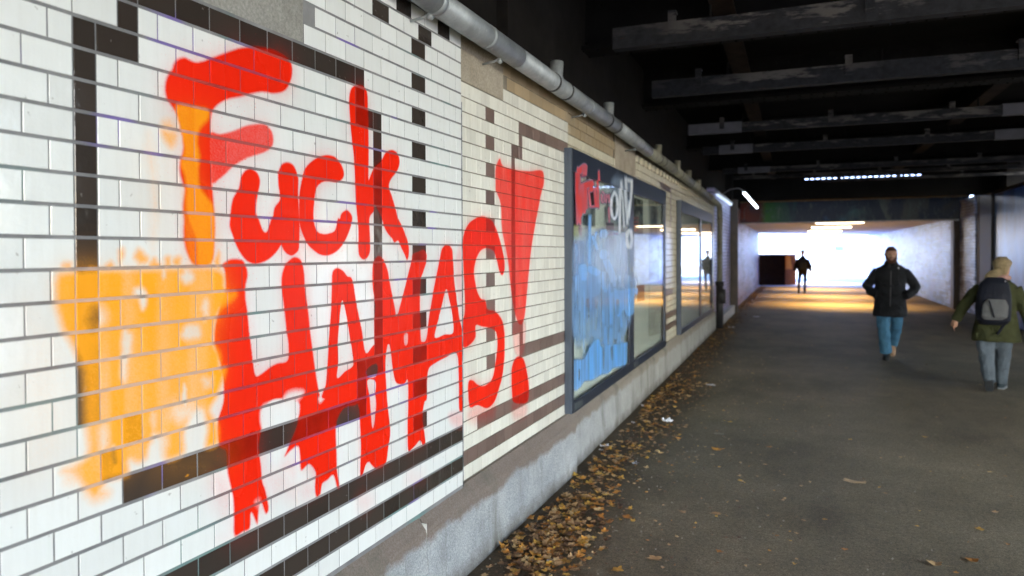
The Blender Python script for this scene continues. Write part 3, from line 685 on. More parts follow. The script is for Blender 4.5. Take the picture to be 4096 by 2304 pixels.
for j in range(3):
    for i in range(6):
        x = 474+i*19; y = 468+j*42-i*4
        if (i+j) % 4 == 3: continue
        prect('K', [(x,y),(x+11,y-2),(x+11,y+22),(x,y+24)], (.14,.18,.15), .1, 28)
prect('G', [(765,580),(895,625),(895,980),(765,980)], (.30,.33,.28), .8, 31, 10, 8)
for y in (800, 840, 880, 925): prect('G', [(768,y),(850,y-4),(850,y+18),(768,y+22)], (.60,.28,.30), .5, 32, 5, 4)
prect('G', [(955,580),(1058,630),(1058,1449),(955,1449)], (.60,.64,.60), .3, 33, 14, 40)
prect('G', [(975,680),(1040,700),(1040,1000),(975,1000)], (.38,.40,.38), .6, 34, 6, 8)
prect('K', [(722,120),(762,110),(762,260),(722,275)], (.58,.36,.26), .3, 35)
prect('K', [(780,100),(850,96),(850,245),(780,262)], (.55,.30,.18), .25, 36)
prect('K', [(890,230),(1025,200),(1020,560),(890,600)], (.72,.75,.68), .12, 37)
for i in range(9): prect('K', [(897,372+i*18),(965-(i*13) % 30,364+i*18),(965-(i*13) % 30,368+i*18),(897,376+i*18)], (.50,.52,.48), .1, 38)
prect('K', [(893,100),(898,100),(892,585),(888,585)], (.40,.42,.36), .0, 39)
im_post = mkimage('posters', [pc[:, :, 0], pc[:, :, 1], pc[:, :, 2]], 'sRGB')
def case_uv(t):
    p = t.pos(); y = t.dot(p, (0, 1, 0)); z = t.dot(p, (0, 0, 1))
    cx = t.n('ShaderNodeCombineXYZ'); t.set(cx.inputs[0], t.math('MULTIPLY', t.math('SUBTRACT', y, CY0), 1/(ww*RC))); t.set(cx.inputs[1], t.math('MULTIPLY', t.math('SUBTRACT', z, CZ0), 1/(hh*RC)))
    return cx.outputs[0]
def case_paint(t):
    im = t.n('ShaderNodeTexImage', image=im_case, extension='CLIP'); t.set(im.inputs[0], case_uv(t))
    sp = t.n('ShaderNodeSeparateColor'); t.set(sp.inputs[0], im.outputs[0]); r, w, b = sp.outputs
    c = t.mix(b, (.35, .55, .85), (.13, .45, .95)); c = t.mix(w, c, (.88, .90, .90)); c = t.mix(r, c, (.72, .045, .03))
    return c, t.math('MAXIMUM', t.math('MAXIMUM', r, w), b)
t = NT('case glass'); c, a = case_paint(t)
gl = t.n('ShaderNodeBsdfGlossy'); gl.inputs['Roughness'].default_value = .012; gl.inputs['Color'].default_value = (1, 1, 1, 1)
tr = t.n('ShaderNodeBsdfTransparent'); tr.inputs[0].default_value = (.985, .992, .99, 1)
fz = t.n('ShaderNodeFresnel'); t.set(fz.inputs[0], t.math('SUBTRACT', 1.52, t.math('MULTIPLY', t.n('ShaderNodeNewGeometry').outputs['Backfacing'], 1.52-1/1.52)))
m1 = t.n('ShaderNodeMixShader'); t.set(m1.inputs[0], fz.outputs[0]); t.set(m1.inputs[1], tr.outputs[0]); t.set(m1.inputs[2], gl.outputs[0])
df = t.b; t.col(c).rough(.3)
m2 = t.n('ShaderNodeMixShader'); t.set(m2.inputs[0], a); t.set(m2.inputs[1], m1.outputs[0]); t.set(m2.inputs[2], df.outputs[0]); t.set(t.out.inputs[0], m2.outputs[0])
M['case_glass'] = t.mat
t = NT('case glass plain'); gl = t.n('ShaderNodeBsdfGlossy'); gl.inputs['Roughness'].default_value = .02; tr = t.n('ShaderNodeBsdfTransparent'); tr.inputs[0].default_value = (.98, .99, .985, 1)
fz = t.n('ShaderNodeFresnel'); t.set(fz.inputs[0], t.math('SUBTRACT', 1.52, t.math('MULTIPLY', t.n('ShaderNodeNewGeometry').outputs['Backfacing'], 1.52-1/1.52))); m1 = t.n('ShaderNodeMixShader'); t.set(m1.inputs[0], fz.outputs[0]); t.set(m1.inputs[1], tr.outputs[0]); t.set(m1.inputs[2], gl.outputs[0]); t.set(t.out.inputs[0], m1.outputs[0])
M['glass_plain'] = t.mat
t = NT('posters print'); im = t.n('ShaderNodeTexImage', image=im_post, extension='EXTEND'); t.set(im.inputs[0], case_uv(t)); t.col(t.mix(0.0, im.outputs[0], (0, 0, 0))).rough(.6); M['posters'] = t.mat
t = NT('case frame painted'); c, a = case_paint(t); t.col(t.mix(a, (.018, .025, .040), c)).rough(.38); M['case_front'] = t.mat
def poster_case(y0, y1, ym, z0, z1, label, board, glass, plate=True):
    e = empty('poster_case', (CX0, y0, z0), 0, label, 'display case', 'glazed poster cases on the left wall')
    def loc(a, b): return (a[0]-CX0, a[1]-y0, a[2]-z0), (b[0]-CX0, b[1]-y0, b[2]-z0)
    F = .10; fm = M['case_front']
    mb = MB(); mb.box(*loc((CX0, y0, z0), (CX0+.012, y1, z1))); mb.build('back_panel', case_side, e)
    mb = MB(); mb.box(*loc((CX0, y0, z0), (CX0+.036, y0+.012, z1))); mb.box(*loc((CX0+.040, y0, z0), (CX1-.002, y0+.012, z1))); mb.box(*loc((CX0+.030, y0+.004, z0), (CX0+.046, y0+.014, z1))); mb.build('side_panel', case_side, e)
    mb = MB(); mb.box(*loc((CX0+.012, y1-.012, z0), (CX1-.002, y1, z1))); mb.build('side_panel', case_side, e)
    for nm, a, b in (('frame_rail', (CX1-.018, y0+.013, z1-.17), (CX1+.004, y1-.013, z1)), ('frame_rail', (CX1-.018, y0+.013, z0), (CX1+.004, y1-.013, z0+.085)),
                     ('frame_stile', (CX1-.018, y0+.013, z0+.086), (CX1+.003, y0+.05, z1-.171)), ('frame_stile', (CX1-.018, y1-.12, z0+.086), (CX1+.003, y1-.013, z1-.171)),
                     ('mullion', (CX1-.018, ym-.13, z0+.086), (CX1+.003, ym+.07, z1-.171))):
        mb = MB(); mb.box(*loc(a, b)); mb.build(nm, fm, e, bevel=.003)
    mb = MB(); mb.box(*loc((CX0+.013, y0+.02, z0+.06), (CX0+.022, ym-.02, z1-.12))); mb.build('poster_board', board, e)
    mb = MB(); mb.box(*loc((CX0+.013, ym+.0, z0+.06), (CX0+.022, y1-.03, z1-.12))); mb.build('poster_board', board, e)
    for a, b in ((y0+.05, ym-.13), (ym+.07, y1-.12)):
        mb = MB(); mb.box(*loc((CX1-.011, a, z0+.08), (CX1-.007, b, z1-.165))); mb.build('glass_pane', glass, e)
    if plate:
        for a in (y0+.06, ym+.06):
            mb = MB(); mb.box(*loc((CX1+.004, a, z0+.018), (CX1+.007, a+.20, z0+.068))); mb.build('name_plate', simple('plate', (.12, .14, .15), .4, .5), e)
    mb = MB(); mb.box(*loc((CX1+.004, ym-.03, z0+1.0), (CX1+.012, ym+.0, z0+1.05))); mb.build('lock', simple('lock', (.3, .3, .3), .3, .8), e)
poster_case(5.0, 9.12, 7.10, .45, 2.415, 'long blue grey poster case with posters behind glass scrawled in red, white and bright blue', M['posters'], M['case_glass'])
bmat = simple('blank board', (.75, .80, .72), .6, var=.06, sc=1.5)
poster_case(10.40, 14.70, 12.75, .45, 2.40, 'second glazed poster case, empty, mirroring the bright exit, before the downpipe', bmat, M['glass_plain'], False)

# ---------------------------------------------------------------- drain pipe above the wall
def zinc(name, a, b, r=.42):
    t = NT(name); p = t.pos(); n1 = t.noise(7, 6, .65, p).outputs[0]; n2 = t.noise(35, 4, .7, p).outputs[0]
    c = t.ramp(n1, [(.3, a), (.7, b)]); c = t.mix(t.math('MULTIPLY', t.ramp(n2, [(.62, 0), (.72, 1)]), .5), c, (.55, .57, .58))
    t.col(c).rough(t.ramp(n2, [(.2, r), (.8, r+.2)])); t.b.inputs['Metallic'].default_value = .35; t.bump(n2, .3, .002); return t.mat
PZ = zinc('galvanised pipe', (.20, .22, .23), (.36, .39, .40)); PZ2 = zinc('mossy pipe', (.17, .17, .13), (.30, .30, .24), .6)
PR = .060
def onpipe(px, py):
    s, z = PA(px, py, DA-.11); p = WA(s, z, DA-.11)
    if p.y > 4.9:
        y, z = PX(px, py, XB+.115); p = Vector((XB+.115, y, z))
    return p
pp = [WA(-2.5, 2.84, DA-.11), WA(1.0, 2.84, DA-.11), onpipe(1733, 16), onpipe(2067, 239), onpipe(2462, 501), onpipe(2592, 603), onpipe(2694, 672), onpipe(2766, 728), onpipe(2838, 786)]
for i in range(1, 9): pp[i].z = pp[i].z*.6+(2.84-.028*(pp[i].y/2))*.4
endp = pp[-1].copy()
pipe = empty('drain_pipe', (0, 0, 0), 0, 'grey metal drain pipe with branch stubs running along the top of the tiled wall', 'pipe')
for i in range(len(pp)-1):
    mb = MB(); a, b = pp[i], pp[i+1]; mb.tube([a, b], PR, 24); o = mb.build('pipe_length', PZ if i < 5 else PZ2, pipe, smooth=True)
def at_pipe(px):
    best = None
    for i in range(len(pp)-1):
        for k in range(60):
            p = pp[i].lerp(pp[i+1], k/60); q = proj(p)
            if q and (best is None or abs(q[0]-px) < best[0]): best = (abs(q[0]-px), p, (pp[i+1]-pp[i]).normalized())
    return best[1], best[2]
rubber = simple('rubber ring', (.02, .02, .02), .7)
for px in (2212, 2262, 2428, 2462, 2632, 2650, 2718, 2790):
    p, d = at_pipe(px); mb = MB(); mb.tube([p-d*.012, p+d*.012], PR+.004, 24); mb.build('coupling_ring', rubber, pipe, smooth=True)
for px in (1740, 1950, 2350, 2560):
    p, d = at_pipe(px); mb = MB(); mb.tube([p-d*.02, p+d*.02], PR+.002, 24); mb.build('collar', PZ, pipe, smooth=True)
for px in (2237, 2445, 2640, 2715, 2760, 2800):
    p, d = at_pipe(px); mb = MB(); mb.tube([p, p+Vector((-.02, 0, .07))-d*.01, p+Vector((-.02, 0, .17))], [.045, .043, .045], 18); mb.build('branch_stub', PZ if px < 2600 else PZ2, pipe, smooth=True)
for px in (1720, 2000, 2340, 2540):
    p, d = at_pipe(px); mb = MB(); q = p+Vector((0, 0, -PR-.012)); mb.tube([q+Vector((-.10, 0, -.02)), q+Vector((-.03, 0, -.012)), q], .007, 8); mb.tube([q+Vector((0, -.012, -.012)), q+Vector((0, .012, -.012))], .014, 10); mb.build('wall_hook', PZ, pipe, smooth=True)
dp = empty('downpipe', (0, 0, 0), 0, 'vertical downpipe with black cast lower end beyond the second poster case', 'pipe')
yd = 15.75; xd = XB+.10
mb = MB(); mb.tube([endp, Vector((xd, yd-.12, endp.z-.03)), Vector((xd, yd, endp.z-.14)), Vector((xd, yd, .95))], .055, 18); mb.build('upper_length', PZ2, dp, smooth=True)
mb = MB(); mb.tube([(xd, yd, 1.0), (xd, yd, .02)], .075, 18); mb.tube([(xd, yd, .93), (xd, yd, 1.02)], .088, 18); mb.tube([(xd+.04, yd, .55), (xd+.04, yd, .85)], .085, 14); mb.build('cast_shoe', simple('black iron', (.012, .012, .013), .6), dp, smooth=True)
for z in (1.6, 2.3): 
    mb = MB(); mb.tube([(xd, yd, z), (xd, yd, z+.04)], .064, 18); mb.build('bracket', PZ2, dp, smooth=True)

# ---------------------------------------------------------------- bridge deck, girders, ceiling rails
black = simple('sooty steel', (.0045, .0042, .004), .85, var=.5, sc=3, bump=.4, spec=.12)
soot = simple('sooty soffit', (.004, .0037, .0035), .95, var=.5, sc=2, bump=.4, spec=.08)
DX0, DX1 = -3.2, 6.6
mb = MB(); mb.box((DX0, -8.0, 3.95), (DX1, 20.9, 4.6)); o = mb.build('ceiling', soot); o['kind'] = 'structure'; o['label'] = 'black sooty underside of the railway bridge'
mb = MB(); mb.box((-2.60, -8.0, 0), (-2.13, 20.39, 3.949)); mb.box((-2.129, -8.0, 2.93), (-1.86, 4.4, 3.949)); mb.box((-2.129, 4.401, 2.87), (-1.78, 20.39, 3.949))
o = mb.build('abutment_wall', simple('sooty abutment', (.012, .011, .010), .9, spec=.08)); tag(o, 'black sooty abutment wall standing above and behind the tiled wall', 'wall')
def rivets(mb, pts, r=.018, nrm=(0, 0, -1)):
    n = Vector(nrm)
    for p in pts:
        p = Vector(p); a = n.orthogonal().normalized(); b = n.cross(a)
        ring = [p+(a*math.cos(k*math.pi/3)+b*math.sin(k*math.pi/3))*r for k in range(6)]
        mb.add(ring+[p+n*r*.8], [(k, (k+1) % 6, 6) for k in range(6)])
for i, y in enumerate((2.6, 6.3, 9.0, 12.9, 16.4)):
    e = empty('cross_girder', (0, y, 0), 0, ['nearest', 'second nearest', 'third nearest', 'fourth nearest', 'farthest'][i]+' riveted steel cross girder under the bridge deck', 'girder', 'cross girders under the deck')
    mb = MB(); mb.box((DX0+1.2, -.01, 3.50), (DX1, .01, 3.949)); mb.build('web', black, e)
    mb = MB(); mb.box((DX0+1.2, -.14, 3.46), (DX1, .14, 3.499)); mb.build('flange', black, e)
    mb = MB(); rivets(mb, [(x*.13-1.9, sy, 3.46) for x in range(70) for sy in (-.1, .1)]); rivets(mb, [(x*.13-1.9, -.01, z) for x in range(70) for z in (3.56, 3.88)], nrm=(0, -1, 0)); mb.build('rivets', black, e, kind='stuff')
for i, x in enumerate((-.55, 2.3, 5.2)):
    e = empty('stringer', (x, 0, 0), 0, ['left', 'middle', 'right'][i]+' riveted lengthwise steel stringer under the bridge deck', 'girder', 'lengthwise stringers')
    mb = MB(); mb.box((-.008, .45, 3.66), (.008, 20.6, 3.949)); mb.build('web', black, e)
    mb = MB(); mb.box((-.09, .45, 3.63), (.09, 20.6, 3.659)); mb.build('flange', simple('rusty soot', (.014, .009, .006), .9, var=.6, spec=.1), e)
def rail_mat():
    t = NT('worn rail paint'); p = t.pos(); z = t.dot(p, (0, 0, 1))
    n1 = t.noise(1, 7, .7, t.scale(p, 3, 8, 14)).outputs[0]; n2 = t.noise(14, 5, .7, p).outputs[0]
    c = t.ramp(n2, [(.3, (.005, .0055, .007)), (.7, (.017, .018, .022))])
    mp = t.n('ShaderNodeMapRange'); t.set(mp.inputs[0], z); mp.inputs[1].default_value = 3.22; mp.inputs[2].default_value = 3.30; mp.inputs[3].default_value = .0; mp.inputs[4].default_value = .13
    f = t.ramp(t.math('ADD', n1, mp.outputs[0]), [(.60, 0), (.68, 1)])
    c = t.mix(t.math('MULTIPLY', f, t.ramp(t.noise(.9, 3, .5, p).outputs[0], [(.4, .15), (.6, 1)])), c, (.085, .08, .075)); c = t.mix(t.ramp(n1, [(.30, .8), (.36, 0)]), c, (.03, .014, .008))
    t.col(c).rough(.75); t.b.inputs['Specular IOR Level'].default_value = .2; t.bump(n1, .4, .006); return t.mat
RM = rail_mat()
def rail(y, x0, x1, z, h=.13, w=.07, label='', skew=0.0, patches=()):
    e = empty('ceiling_rail', (x0, y, z), skew, label, 'rail', 'worn steel rails hung across the ceiling')
    mb = MB(); L = x1-x0; n = 24; top = []; 
    vs = []; fs = []
    for i in range(n+1):
        x = L*i/n; j = random.uniform(-.003, .003)
        for (yy, zz) in ((-w/2, 0), (w/2, 0), (w/2, h), (0, h+.004+j), (-w/2, h+j)): vs.append((x, yy+j*.5, zz+j*.5))
    for i in range(n):
        for k in range(5): fs.append((i*5+k, (i+1)*5+k, (i+1)*5+(k+1) % 5, i*5+(k+1) % 5))
    fs.append((0, 1, 2, 3, 4)); fs.append(tuple(n*5+k for k in (4, 3, 2, 1, 0))); mb.add(vs, fs); mb.build('bar', RM, e)
    for a, b in patches:
        mb = MB(); mb.box((a, -w/2-.004, -.004), (b, w/2+.004, h+.012)); mb.build('splice_sleeve', simple('sleeve', (.055, .055, .068), .6), e, bevel=.004)
    x = .42
    while x < L:
        mb = MB(); mb.box((x, -w/2-.012, h*.4), (x+.06, -w/2-.0005, h+.07)); mb.box((x, -w/2-.012, h+.07), (x+.06, w/2, h+.08)); mb.build('clamp', RM, e)
        mb = MB(); mb.tube([(x+.30, 0, h), (x+.30, 0, 3.46-z)], .009, 8); mb.build('hanger_rod', black, e)
        x += 1.32
names = ['nearest worn steel ceiling rail with the broad peeling top edge', 'second worn steel rail hung across the ceiling', 'third ceiling rail with pale splice sleeves', 'fourth ceiling rail with pale splice sleeve near the middle',
         'fifth dark ceiling rail', 'sixth ceiling rail just before the light slit', 'seventh slim pale rail before the light slit']
rail(5.40, -1.30, 6.4, 3.20, .16, .09, names[0], math.radians(.6))
rail(7.10, -1.32, 6.4, 3.18, .16, .08, names[1], math.radians(1.0))
rail(9.81, -1.35, 6.4, 3.23, .12, .07, names[2], math.radians(.5), [(.02, .7), (3.6, 4.25)])
rail(11.53, -1.35, 6.4, 3.18, .12, .07, names[3], math.radians(.2), [(.25, .75), (3.9, 4.6)])
rail(14.83, -1.35, 6.4, 3.22, .10, .07, names[4], math.radians(.3), [(.3, .9)])
rail(17.6, -1.35, 6.4, 3.37, .08, .06, names[5], 0)
rail(19.6, .6, 6.4, 3.42, .06, .05, names[6], 0)
# end girder with the slit of daylight
eg = empty('end_girder', (0, 20.75, 0), 0, 'deep dark end girder with a thin slit of daylight near its top', 'girder')
mb = MB(); mb.box((DX0, 0, 3.10), (DX1, .03, 3.60)); mb.box((DX0, .0, 3.10-.03), (DX1, .30, 3.099)); mb.build('lower_web', black, eg)
mb = MB(); mb.box((DX0, 0, 3.625), (DX1, .03, 3.949)); mb.build('upper_web', black, eg)
mb = MB(); x = DX0
while x < DX1:
    gap = .085 if .2 < x < 3.0 else 0.0
    if gap: mb.box((x, .001, 3.6005), (x+.055, .029, 3.6245)); x += .055+gap
    else: mb.box((x, .001, 3.6005), (x+.20, .029, 3.6245)); x += .20
mb.build('spacers', black, eg, kind='stuff')

# ---------------------------------------------------------------- middle bay: walls, pillars
def bricks_mat(name, lo, hi, warm, axis='y', dark=.5, sc=1.0):
    t = NT(name); p = t.pos(); comb = t.n('ShaderNodeCombineXYZ'); t.set(comb.inputs[0], t.dot(p, (0, 1, 0))); t.set(comb.inputs[1], t.dot(p, (0, 0, 1)))
    bk = t.n('ShaderNodeTexBrick'); t.set(bk.inputs[0], comb.outputs[0]); bk.inputs['Scale'].default_value = 1; bk.inputs['Brick Width'].default_value = .25; bk.inputs['Row Height'].default_value = .082
    bk.inputs['Mortar Size'].default_value = .010; bk.inputs['Color1'].default_value = (1, 1, 1, 1); bk.inputs['Color2'].default_value = (.72, .74, .80, 1); bk.inputs['Mortar'].default_value = (.22, .22, .30, 1)
    n1 = t.noise(.7*sc, 7, .75, t.scale(p, 1, .45, 1.3)).outputs[0]; n2 = t.noise(1.5*sc, 6, .75, t.scale(p, 1, .35, 2.4)).outputs[0]; n3 = t.noise(.9*sc, 5, .7, t.scale(p, 1, .4, .8)).outputs[0]
    c = t.ramp(n1, [(.40, lo), (.58, hi)]); c = t.mix(t.math('MULTIPLY', t.ramp(n3, [(.5, 0), (.62, 1)]), .6), c, warm)
    c = t.mix(1.0, c, bk.outputs[0], 'MULTIPLY')
    c = t.mix(t.math('MULTIPLY', t.ramp(n2, [(.51, 0), (.57, 1)]), dark), c, (.025, .035, .09))
    t.col(c).rough(.45); t.bump(bk.outputs[1], .5, -.006); return t.mat
BW = bricks_mat('painted brick', (.12, .20, .58), (.48, .64, 1.0), (.30, .30, .66), dark=.85)  # blue of the sprayed brick also carries the bluish daylight from the exit
BL = bricks_mat('painted brick lilac', (.30, .31, .62), (.55, .56, .85), (.45, .40, .62), dark=.15)
lw = empty('lilac_wall', (0, 0, 0), 0, 'glossy lilac painted wall with white kerb between the downpipe and the dark pillar', 'wall')
mb = MB(); mb.box((XB-.30, 15.9, 0), (XB-.03, 20.0, 3.05)); mb.build('wall_face', BL, lw)
mb = MB(); mb.box((XB-.029, 15.95, 0), (XB+.10, 19.9, .22)); mb.build('kerb', simple('whitened kerb', (.55, .55, .56), .7), lw, bevel=.015)
brown = simple('brown painted steel', (.06, .045, .032), .6, var=.4, sc=5)
lp = empty('steel_pillar', (XB+.06, 20.1, 0), 0, 'brown steel pillar at the end of the lilac wall on the left', 'pillar')
mb = MB(); mb.box((-.10, -.09, 0), (.10, -.07, 3.07)); mb.box((-.10, .07, 0), (.10, .09, 3.07)); mb.box((-.01, -.069, 0), (.01, .069, 3.07)); mb.build('shaft', brown, lp)
mb = MB(); mb.box((-.14, -.13, 0), (.14, .13, .03)); mb.build('base_plate', brown, lp)
# right side of the near hall
rw = empty('blue_wall', (0, 0, 0), 0, 'tall blue painted wall with dark sprayed arcs at the right edge behind the woman', 'wall')
t = NT('blue paint wall'); p = t.pos(); n1 = t.noise(.5, 5, .6, t.scale(p, 1, 1.6, .45), 1.5).outputs[0]; n2 = t.noise(6, 5, .6, p).outputs[0]
c = t.ramp(n1, [(.36, (.007, .018, .07)), (.44, (.012, .045, .17)), (.54, (.03, .12, .36)), (.68, (.12, .20, .46))]); c = t.mix(.15, c, n2, 'OVERLAY'); t.col(c).rough(.35)
mb = MB(); mb.box((4.46, 16.2, 0), (4.76, 20.1, 3.02)); mb.build('wall_face', t.mat, rw)
mb = MB(); mb.box((4.44, 16.2, 3.021), (4.8, 20.1, 3.10)); mb.build('coping', black, rw)
rp = empty('steel_pillar', (4.52, 21.0, 0), 0, 'broad black pillar between the blue wall and the brick wall on the right', 'pillar')
mb = MB(); mb.box((-.12, -.85, 0), (.3, .35, 3.06)); mb.build('shaft', simple('black pillar', (.02, .017, .016), .6), rp)
mb = MB(); mb.box((-.13, .36, 0), (.0, .55, 3.06)); mb.build('edge_strip', brown, rp)
bw = empty('brick_wall', (0, 0, 0), 0, 'short painted brick wall between the black pillar and the tunnel mouth on the right', 'wall')
mb = MB(); mb.box((4.36, 21.56, 0), (4.7, 23.45, 3.1)); mb.build('wall_face', bricks_mat('painted brick near', (.14, .20, .42), (.50, .60, .85), (.30, .18, .20), dark=.85, sc=1.4), bw)

# ---------------------------------------------------------------- far tunnel
CZ = 2.60; TY0 = 23.5
tw = empty('tunnel_wall', (0, 0, 0), 0, 'long white and blue sprayed brick wall on the right of the far tunnel', 'wall')
mb = MB(); mb.box((4.27, TY0+.3, 0), (4.6, 49, 3.0)); mb.build('wall_face', BW, tw)
tl = empty('tunnel_wall', (0, 0, 0), 0, 'pale brick wall on the left of the far tunnel ending at the dark hut', 'wall')
mb = MB(); mb.box((-1.95, 20.5, 0), (-1.60, 36.2, 3.0)); mb.build('wall_face', bricks_mat('painted brick left', (.16, .18, .42), (.46, .50, .80), (.34, .26, .44), dark=.75), tl)
mb = MB(); mb.add([(-1.95,TY0+.3,CZ),(4.6,TY0+.3,CZ),(4.6,46,CZ),(-1.95,38,CZ),(-1.95,TY0+.3,CZ+.5),(4.6,TY0+.3,CZ+.5),(4.6,46,CZ+.5),(-1.95,38,CZ+.5)], [(3,2,1,0),(4,5,6,7),(0,1,5,4),(1,2,6,5),(2,3,7,6),(3,0,4,7)])
o = mb.build('tunnel_ceiling', concrete('pale soffit', (.46, .49, .64), (.66, .71, .90), 1.2)); o['kind'] = 'structure'; o['label'] = 'pale concrete ceiling of the far tunnel'
hd = empty('portal_beam', (0, TY0, 0), 0, 'deep beam over the far tunnel mouth covered in dark green and blue spray paint', 'beam')
t = NT('mural'); p = t.pos(); n1 = t.noise(1.1, 5, .6, t.scale(p, 1, 1, .5), 1.5).outputs[0]; n2 = t.noise(7, 5, .7, t.scale(p, 1.6, 1, .5), 1).outputs[0]
x = t.dot(p, (1, 0, 0)); xr = t.n('ShaderNodeMapRange'); t.set(xr.inputs[0], x); xr.inputs[1].default_value = -1.6; xr.inputs[2].default_value = 4.4
c = t.ramp(xr.outputs[0], [(0, (.22, .03, .02)), (.10, (.10, .02, .02)), (.13, (.03, .20, .04)), (.22, (.02, .10, .09)), (.4, (.02, .08, .24)), (.55, (.05, .16, .20)), (.7, (.12, .16, .18)), (1, (.015, .02, .03))])
c = t.mix(t.ramp(n1, [(.44, 0), (.56, .9)]), c, (.01, .03, .08)); c = t.mix(t.math('MULTIPLY', t.ramp(n2, [(.55, 0), (.64, 1)]), .5), c, (.16, .24, .26)); t.col(c).rough(.5)
mb = MB(); mb.box((-1.95, 0, CZ-.03), (4.6, .29, 3.20)); mb.build('beam_face', t.mat, hd)
mb = MB(); mb.box((-1.95, -.10, 3.201), (4.6, .29, 3.27)); mb.build('top_flange', simple('orange lit flange', (.30, .22, .12), .8), hd)  # ochre colour paints the orange light falling on the flange
mb = MB(); mb.box((-1.95, -.02, CZ-.075), (4.6, .02, CZ-.0305)); mb.build('edge_strip', simple('pale strip', (.6, .6, .65), .5), hd)
pr = empty('steel_pillar', (4.24, 23.5, 0), 0, 'slim brown pillar at the right jamb of the far tunnel mouth', 'pillar')
mb = MB(); mb.box((-.04, -.12, 0), (.115, .29, CZ-.08)); mb.build('shaft', simple('dark edge', (.05, .035, .025), .6), pr)
# roof added over part of the bridge gap to keep sun off the portal
mb = MB(); mb.box((-2.6, 21.45, 3.48), (7.5, 24.2, 3.55)); o = mb.build('gap_sun_blocker', soot); o['kind'] = 'structure'
mb = MB(); mb.box((-2.4, 20.4, 3.001), (-1.60, 23.5, 4.2)); mb.box((4.7, 20.1, 3.101), (5.4, 23.5, 4.2)); o = mb.build('gap_side_wall', simple('dark masonry', (.015, .014, .013), .9, spec=.1)); tag(o, 'dark masonry upstands closing the sides between the two bridges', 'wall')
mb = MB(); mb.box((6.0, 5.5, 0), (6.4, 11.0, 3.949)); mb.box((6.0, 13.4, 0), (6.4, 16.2, 3.949)); mb.box((6.0, 11.001, 2.3), (6.4, 13.399, 3.949)); mb.box((6.0, -8, 0), (6.4, -1.5, 3.949)); mb.box((4.77, 16.21, 0), (6.4, 16.5, 3.949)); o = mb.build('unseen_side_wall', simple('dark side wall', (.06, .055, .05), .85)); tag(o, 'dark sooty side wall closing the right out of frame, with a doorway added for daylight', 'wall')  # unseen wall; doorway added so side daylight throws the walkers' shadows leftward

# lamps seen in the photo -------------------------------------------------
def emis(name, c, s):
    t = NT(name); t.b.inputs['Emission Color'].default_value = (*c, 1); t.b.inputs['Emission Strength'].default_value = s; t.col((.8, .8, .8)); return t.mat
LW = emis('warm diffuser', (1, .78, .50), 1.6)
for i, (y, x0) in enumerate([(24.15, .62), (28.6, .58), (34.0, .55), (40.3, .52)]):
    e = empty('ceiling_light', (x0, y, CZ), 0, ['nearest', 'second', 'third', 'farthest'][i]+' glowing warm white strip light on the far tunnel ceiling', 'ceiling light', 'strip lights on the tunnel ceiling')
    mb = MB(); mb.box((-.03, -.10, -.03), (1.38, .10, -.001)); mb.build('housing', simple('lamp housing', (.5, .5, .5), .5), e)
    mb = MB(); n = 12
    mb.box((0, -.075, -.075), (1.35, .075, -.031)); mb.build('diffuser', LW, e, bevel=.018)
    l = bpy.data.lights.new('warm_strip', 'AREA'); l.shape = 'RECTANGLE'; l.size = 1.3; l.size_y = .14; l.spread = math.radians(105); l.energy = 30; l.color = (1, .55, .16); lo = bpy.data.objects.new('warm_strip', l); col.objects.link(lo); lo.location = (x0+.675, y, CZ-.115)
LC = emis('cool tube', (.70, .85, 1.0), 1.5)
tl1 = empty('tube_lamp', (0, 0, 0), 0, 'cool white fluorescent tube hanging from a thin curved arm on the left', 'lamp')
a = Vector((-1.12, 16.6, 3.06)); b = Vector((-1.00, 18.9, 2.93))
q1 = ray(2976, 771); a = CAM+q1*(17.0/ q1.dot(FW)); q2 = ray(3028, 830); b = CAM+q2*(19.6/q2.dot(FW))
mb = MB(); mb.tube([a, b], .030, 12); mb.build('tube', LC, tl1, smooth=True)
mb = MB(); mb.tube([a+Vector((0, 0, .03)), b+Vector((0, 0, .03))], .03, 10); mb.build('housing', simple('lamp body', (.30, .31, .33), .5), tl1, smooth=True)
mb = MB(); w = Vector((XB-.02, a.y-.1, a.z-.02)); mb.tube([w, w.lerp(a, .35)+Vector((0, 0, .10)), w.lerp(a, .75)+Vector((0, 0, .12)), a+Vector((0, 0, .04))], .012, 8); mb.build('arm', simple('arm', (.20, .20, .21), .5), tl1, smooth=True)
tl2 = empty('tube_lamp', (0, 0, 0), 0, 'long cool strip light fixed along the top of the lilac wall', 'lamp')
mb = MB(); mb.box((XB-.0, 15.95, 2.88), (XB+.05, 19.6, 2.92)); mb.build('tube', emis('cool strip', (.6, .75, 1.0), .12), tl2)
mb = MB(); mb.box((XB-.03, 15.95, 2.921), (XB+.07, 19.6, 2.96)); mb.build('housing', simple('strip body', (.30, .31, .33), .5), tl2)

# ---------------------------------------------------------------- outside beyond the exit
hut = empty('hut', (-1.78, 36.9, 0), 0, 'low dark brown hut with orange painted side standing at the tunnel exit', 'hut')
P = [Vector((0, 0, 0)), Vector((1.35, .58, 0)), Vector((1.85, 1.85, 0)), Vector((.1, 1.9, 0))]
mb = MB(); mb.add(P+[p+Vector((0, 0, 1.50)) for p in P], [(0,3,2,1),(4,5,6,7),(0,1,5,4),(2,3,7,6),(3,0,4,7)]); mb.build('body', simple('dark brown boards', (.010, .005, .004), .8, spec=.05, var=.3), hut)
mb = MB(); q = [P[1], P[2]]; mb.add([q[0], q[1], q[1]+Vector((0,0,1.5)), q[0]+Vector((0,0,1.5))], [(0,1,2,3)]); mb.build('side', simple('rust orange paint', (.16, .045, .008), .8, spec=.1), hut)
dn = (P[2]-P[1]).normalized(); nn = Vector((dn.y, -dn.x, 0))
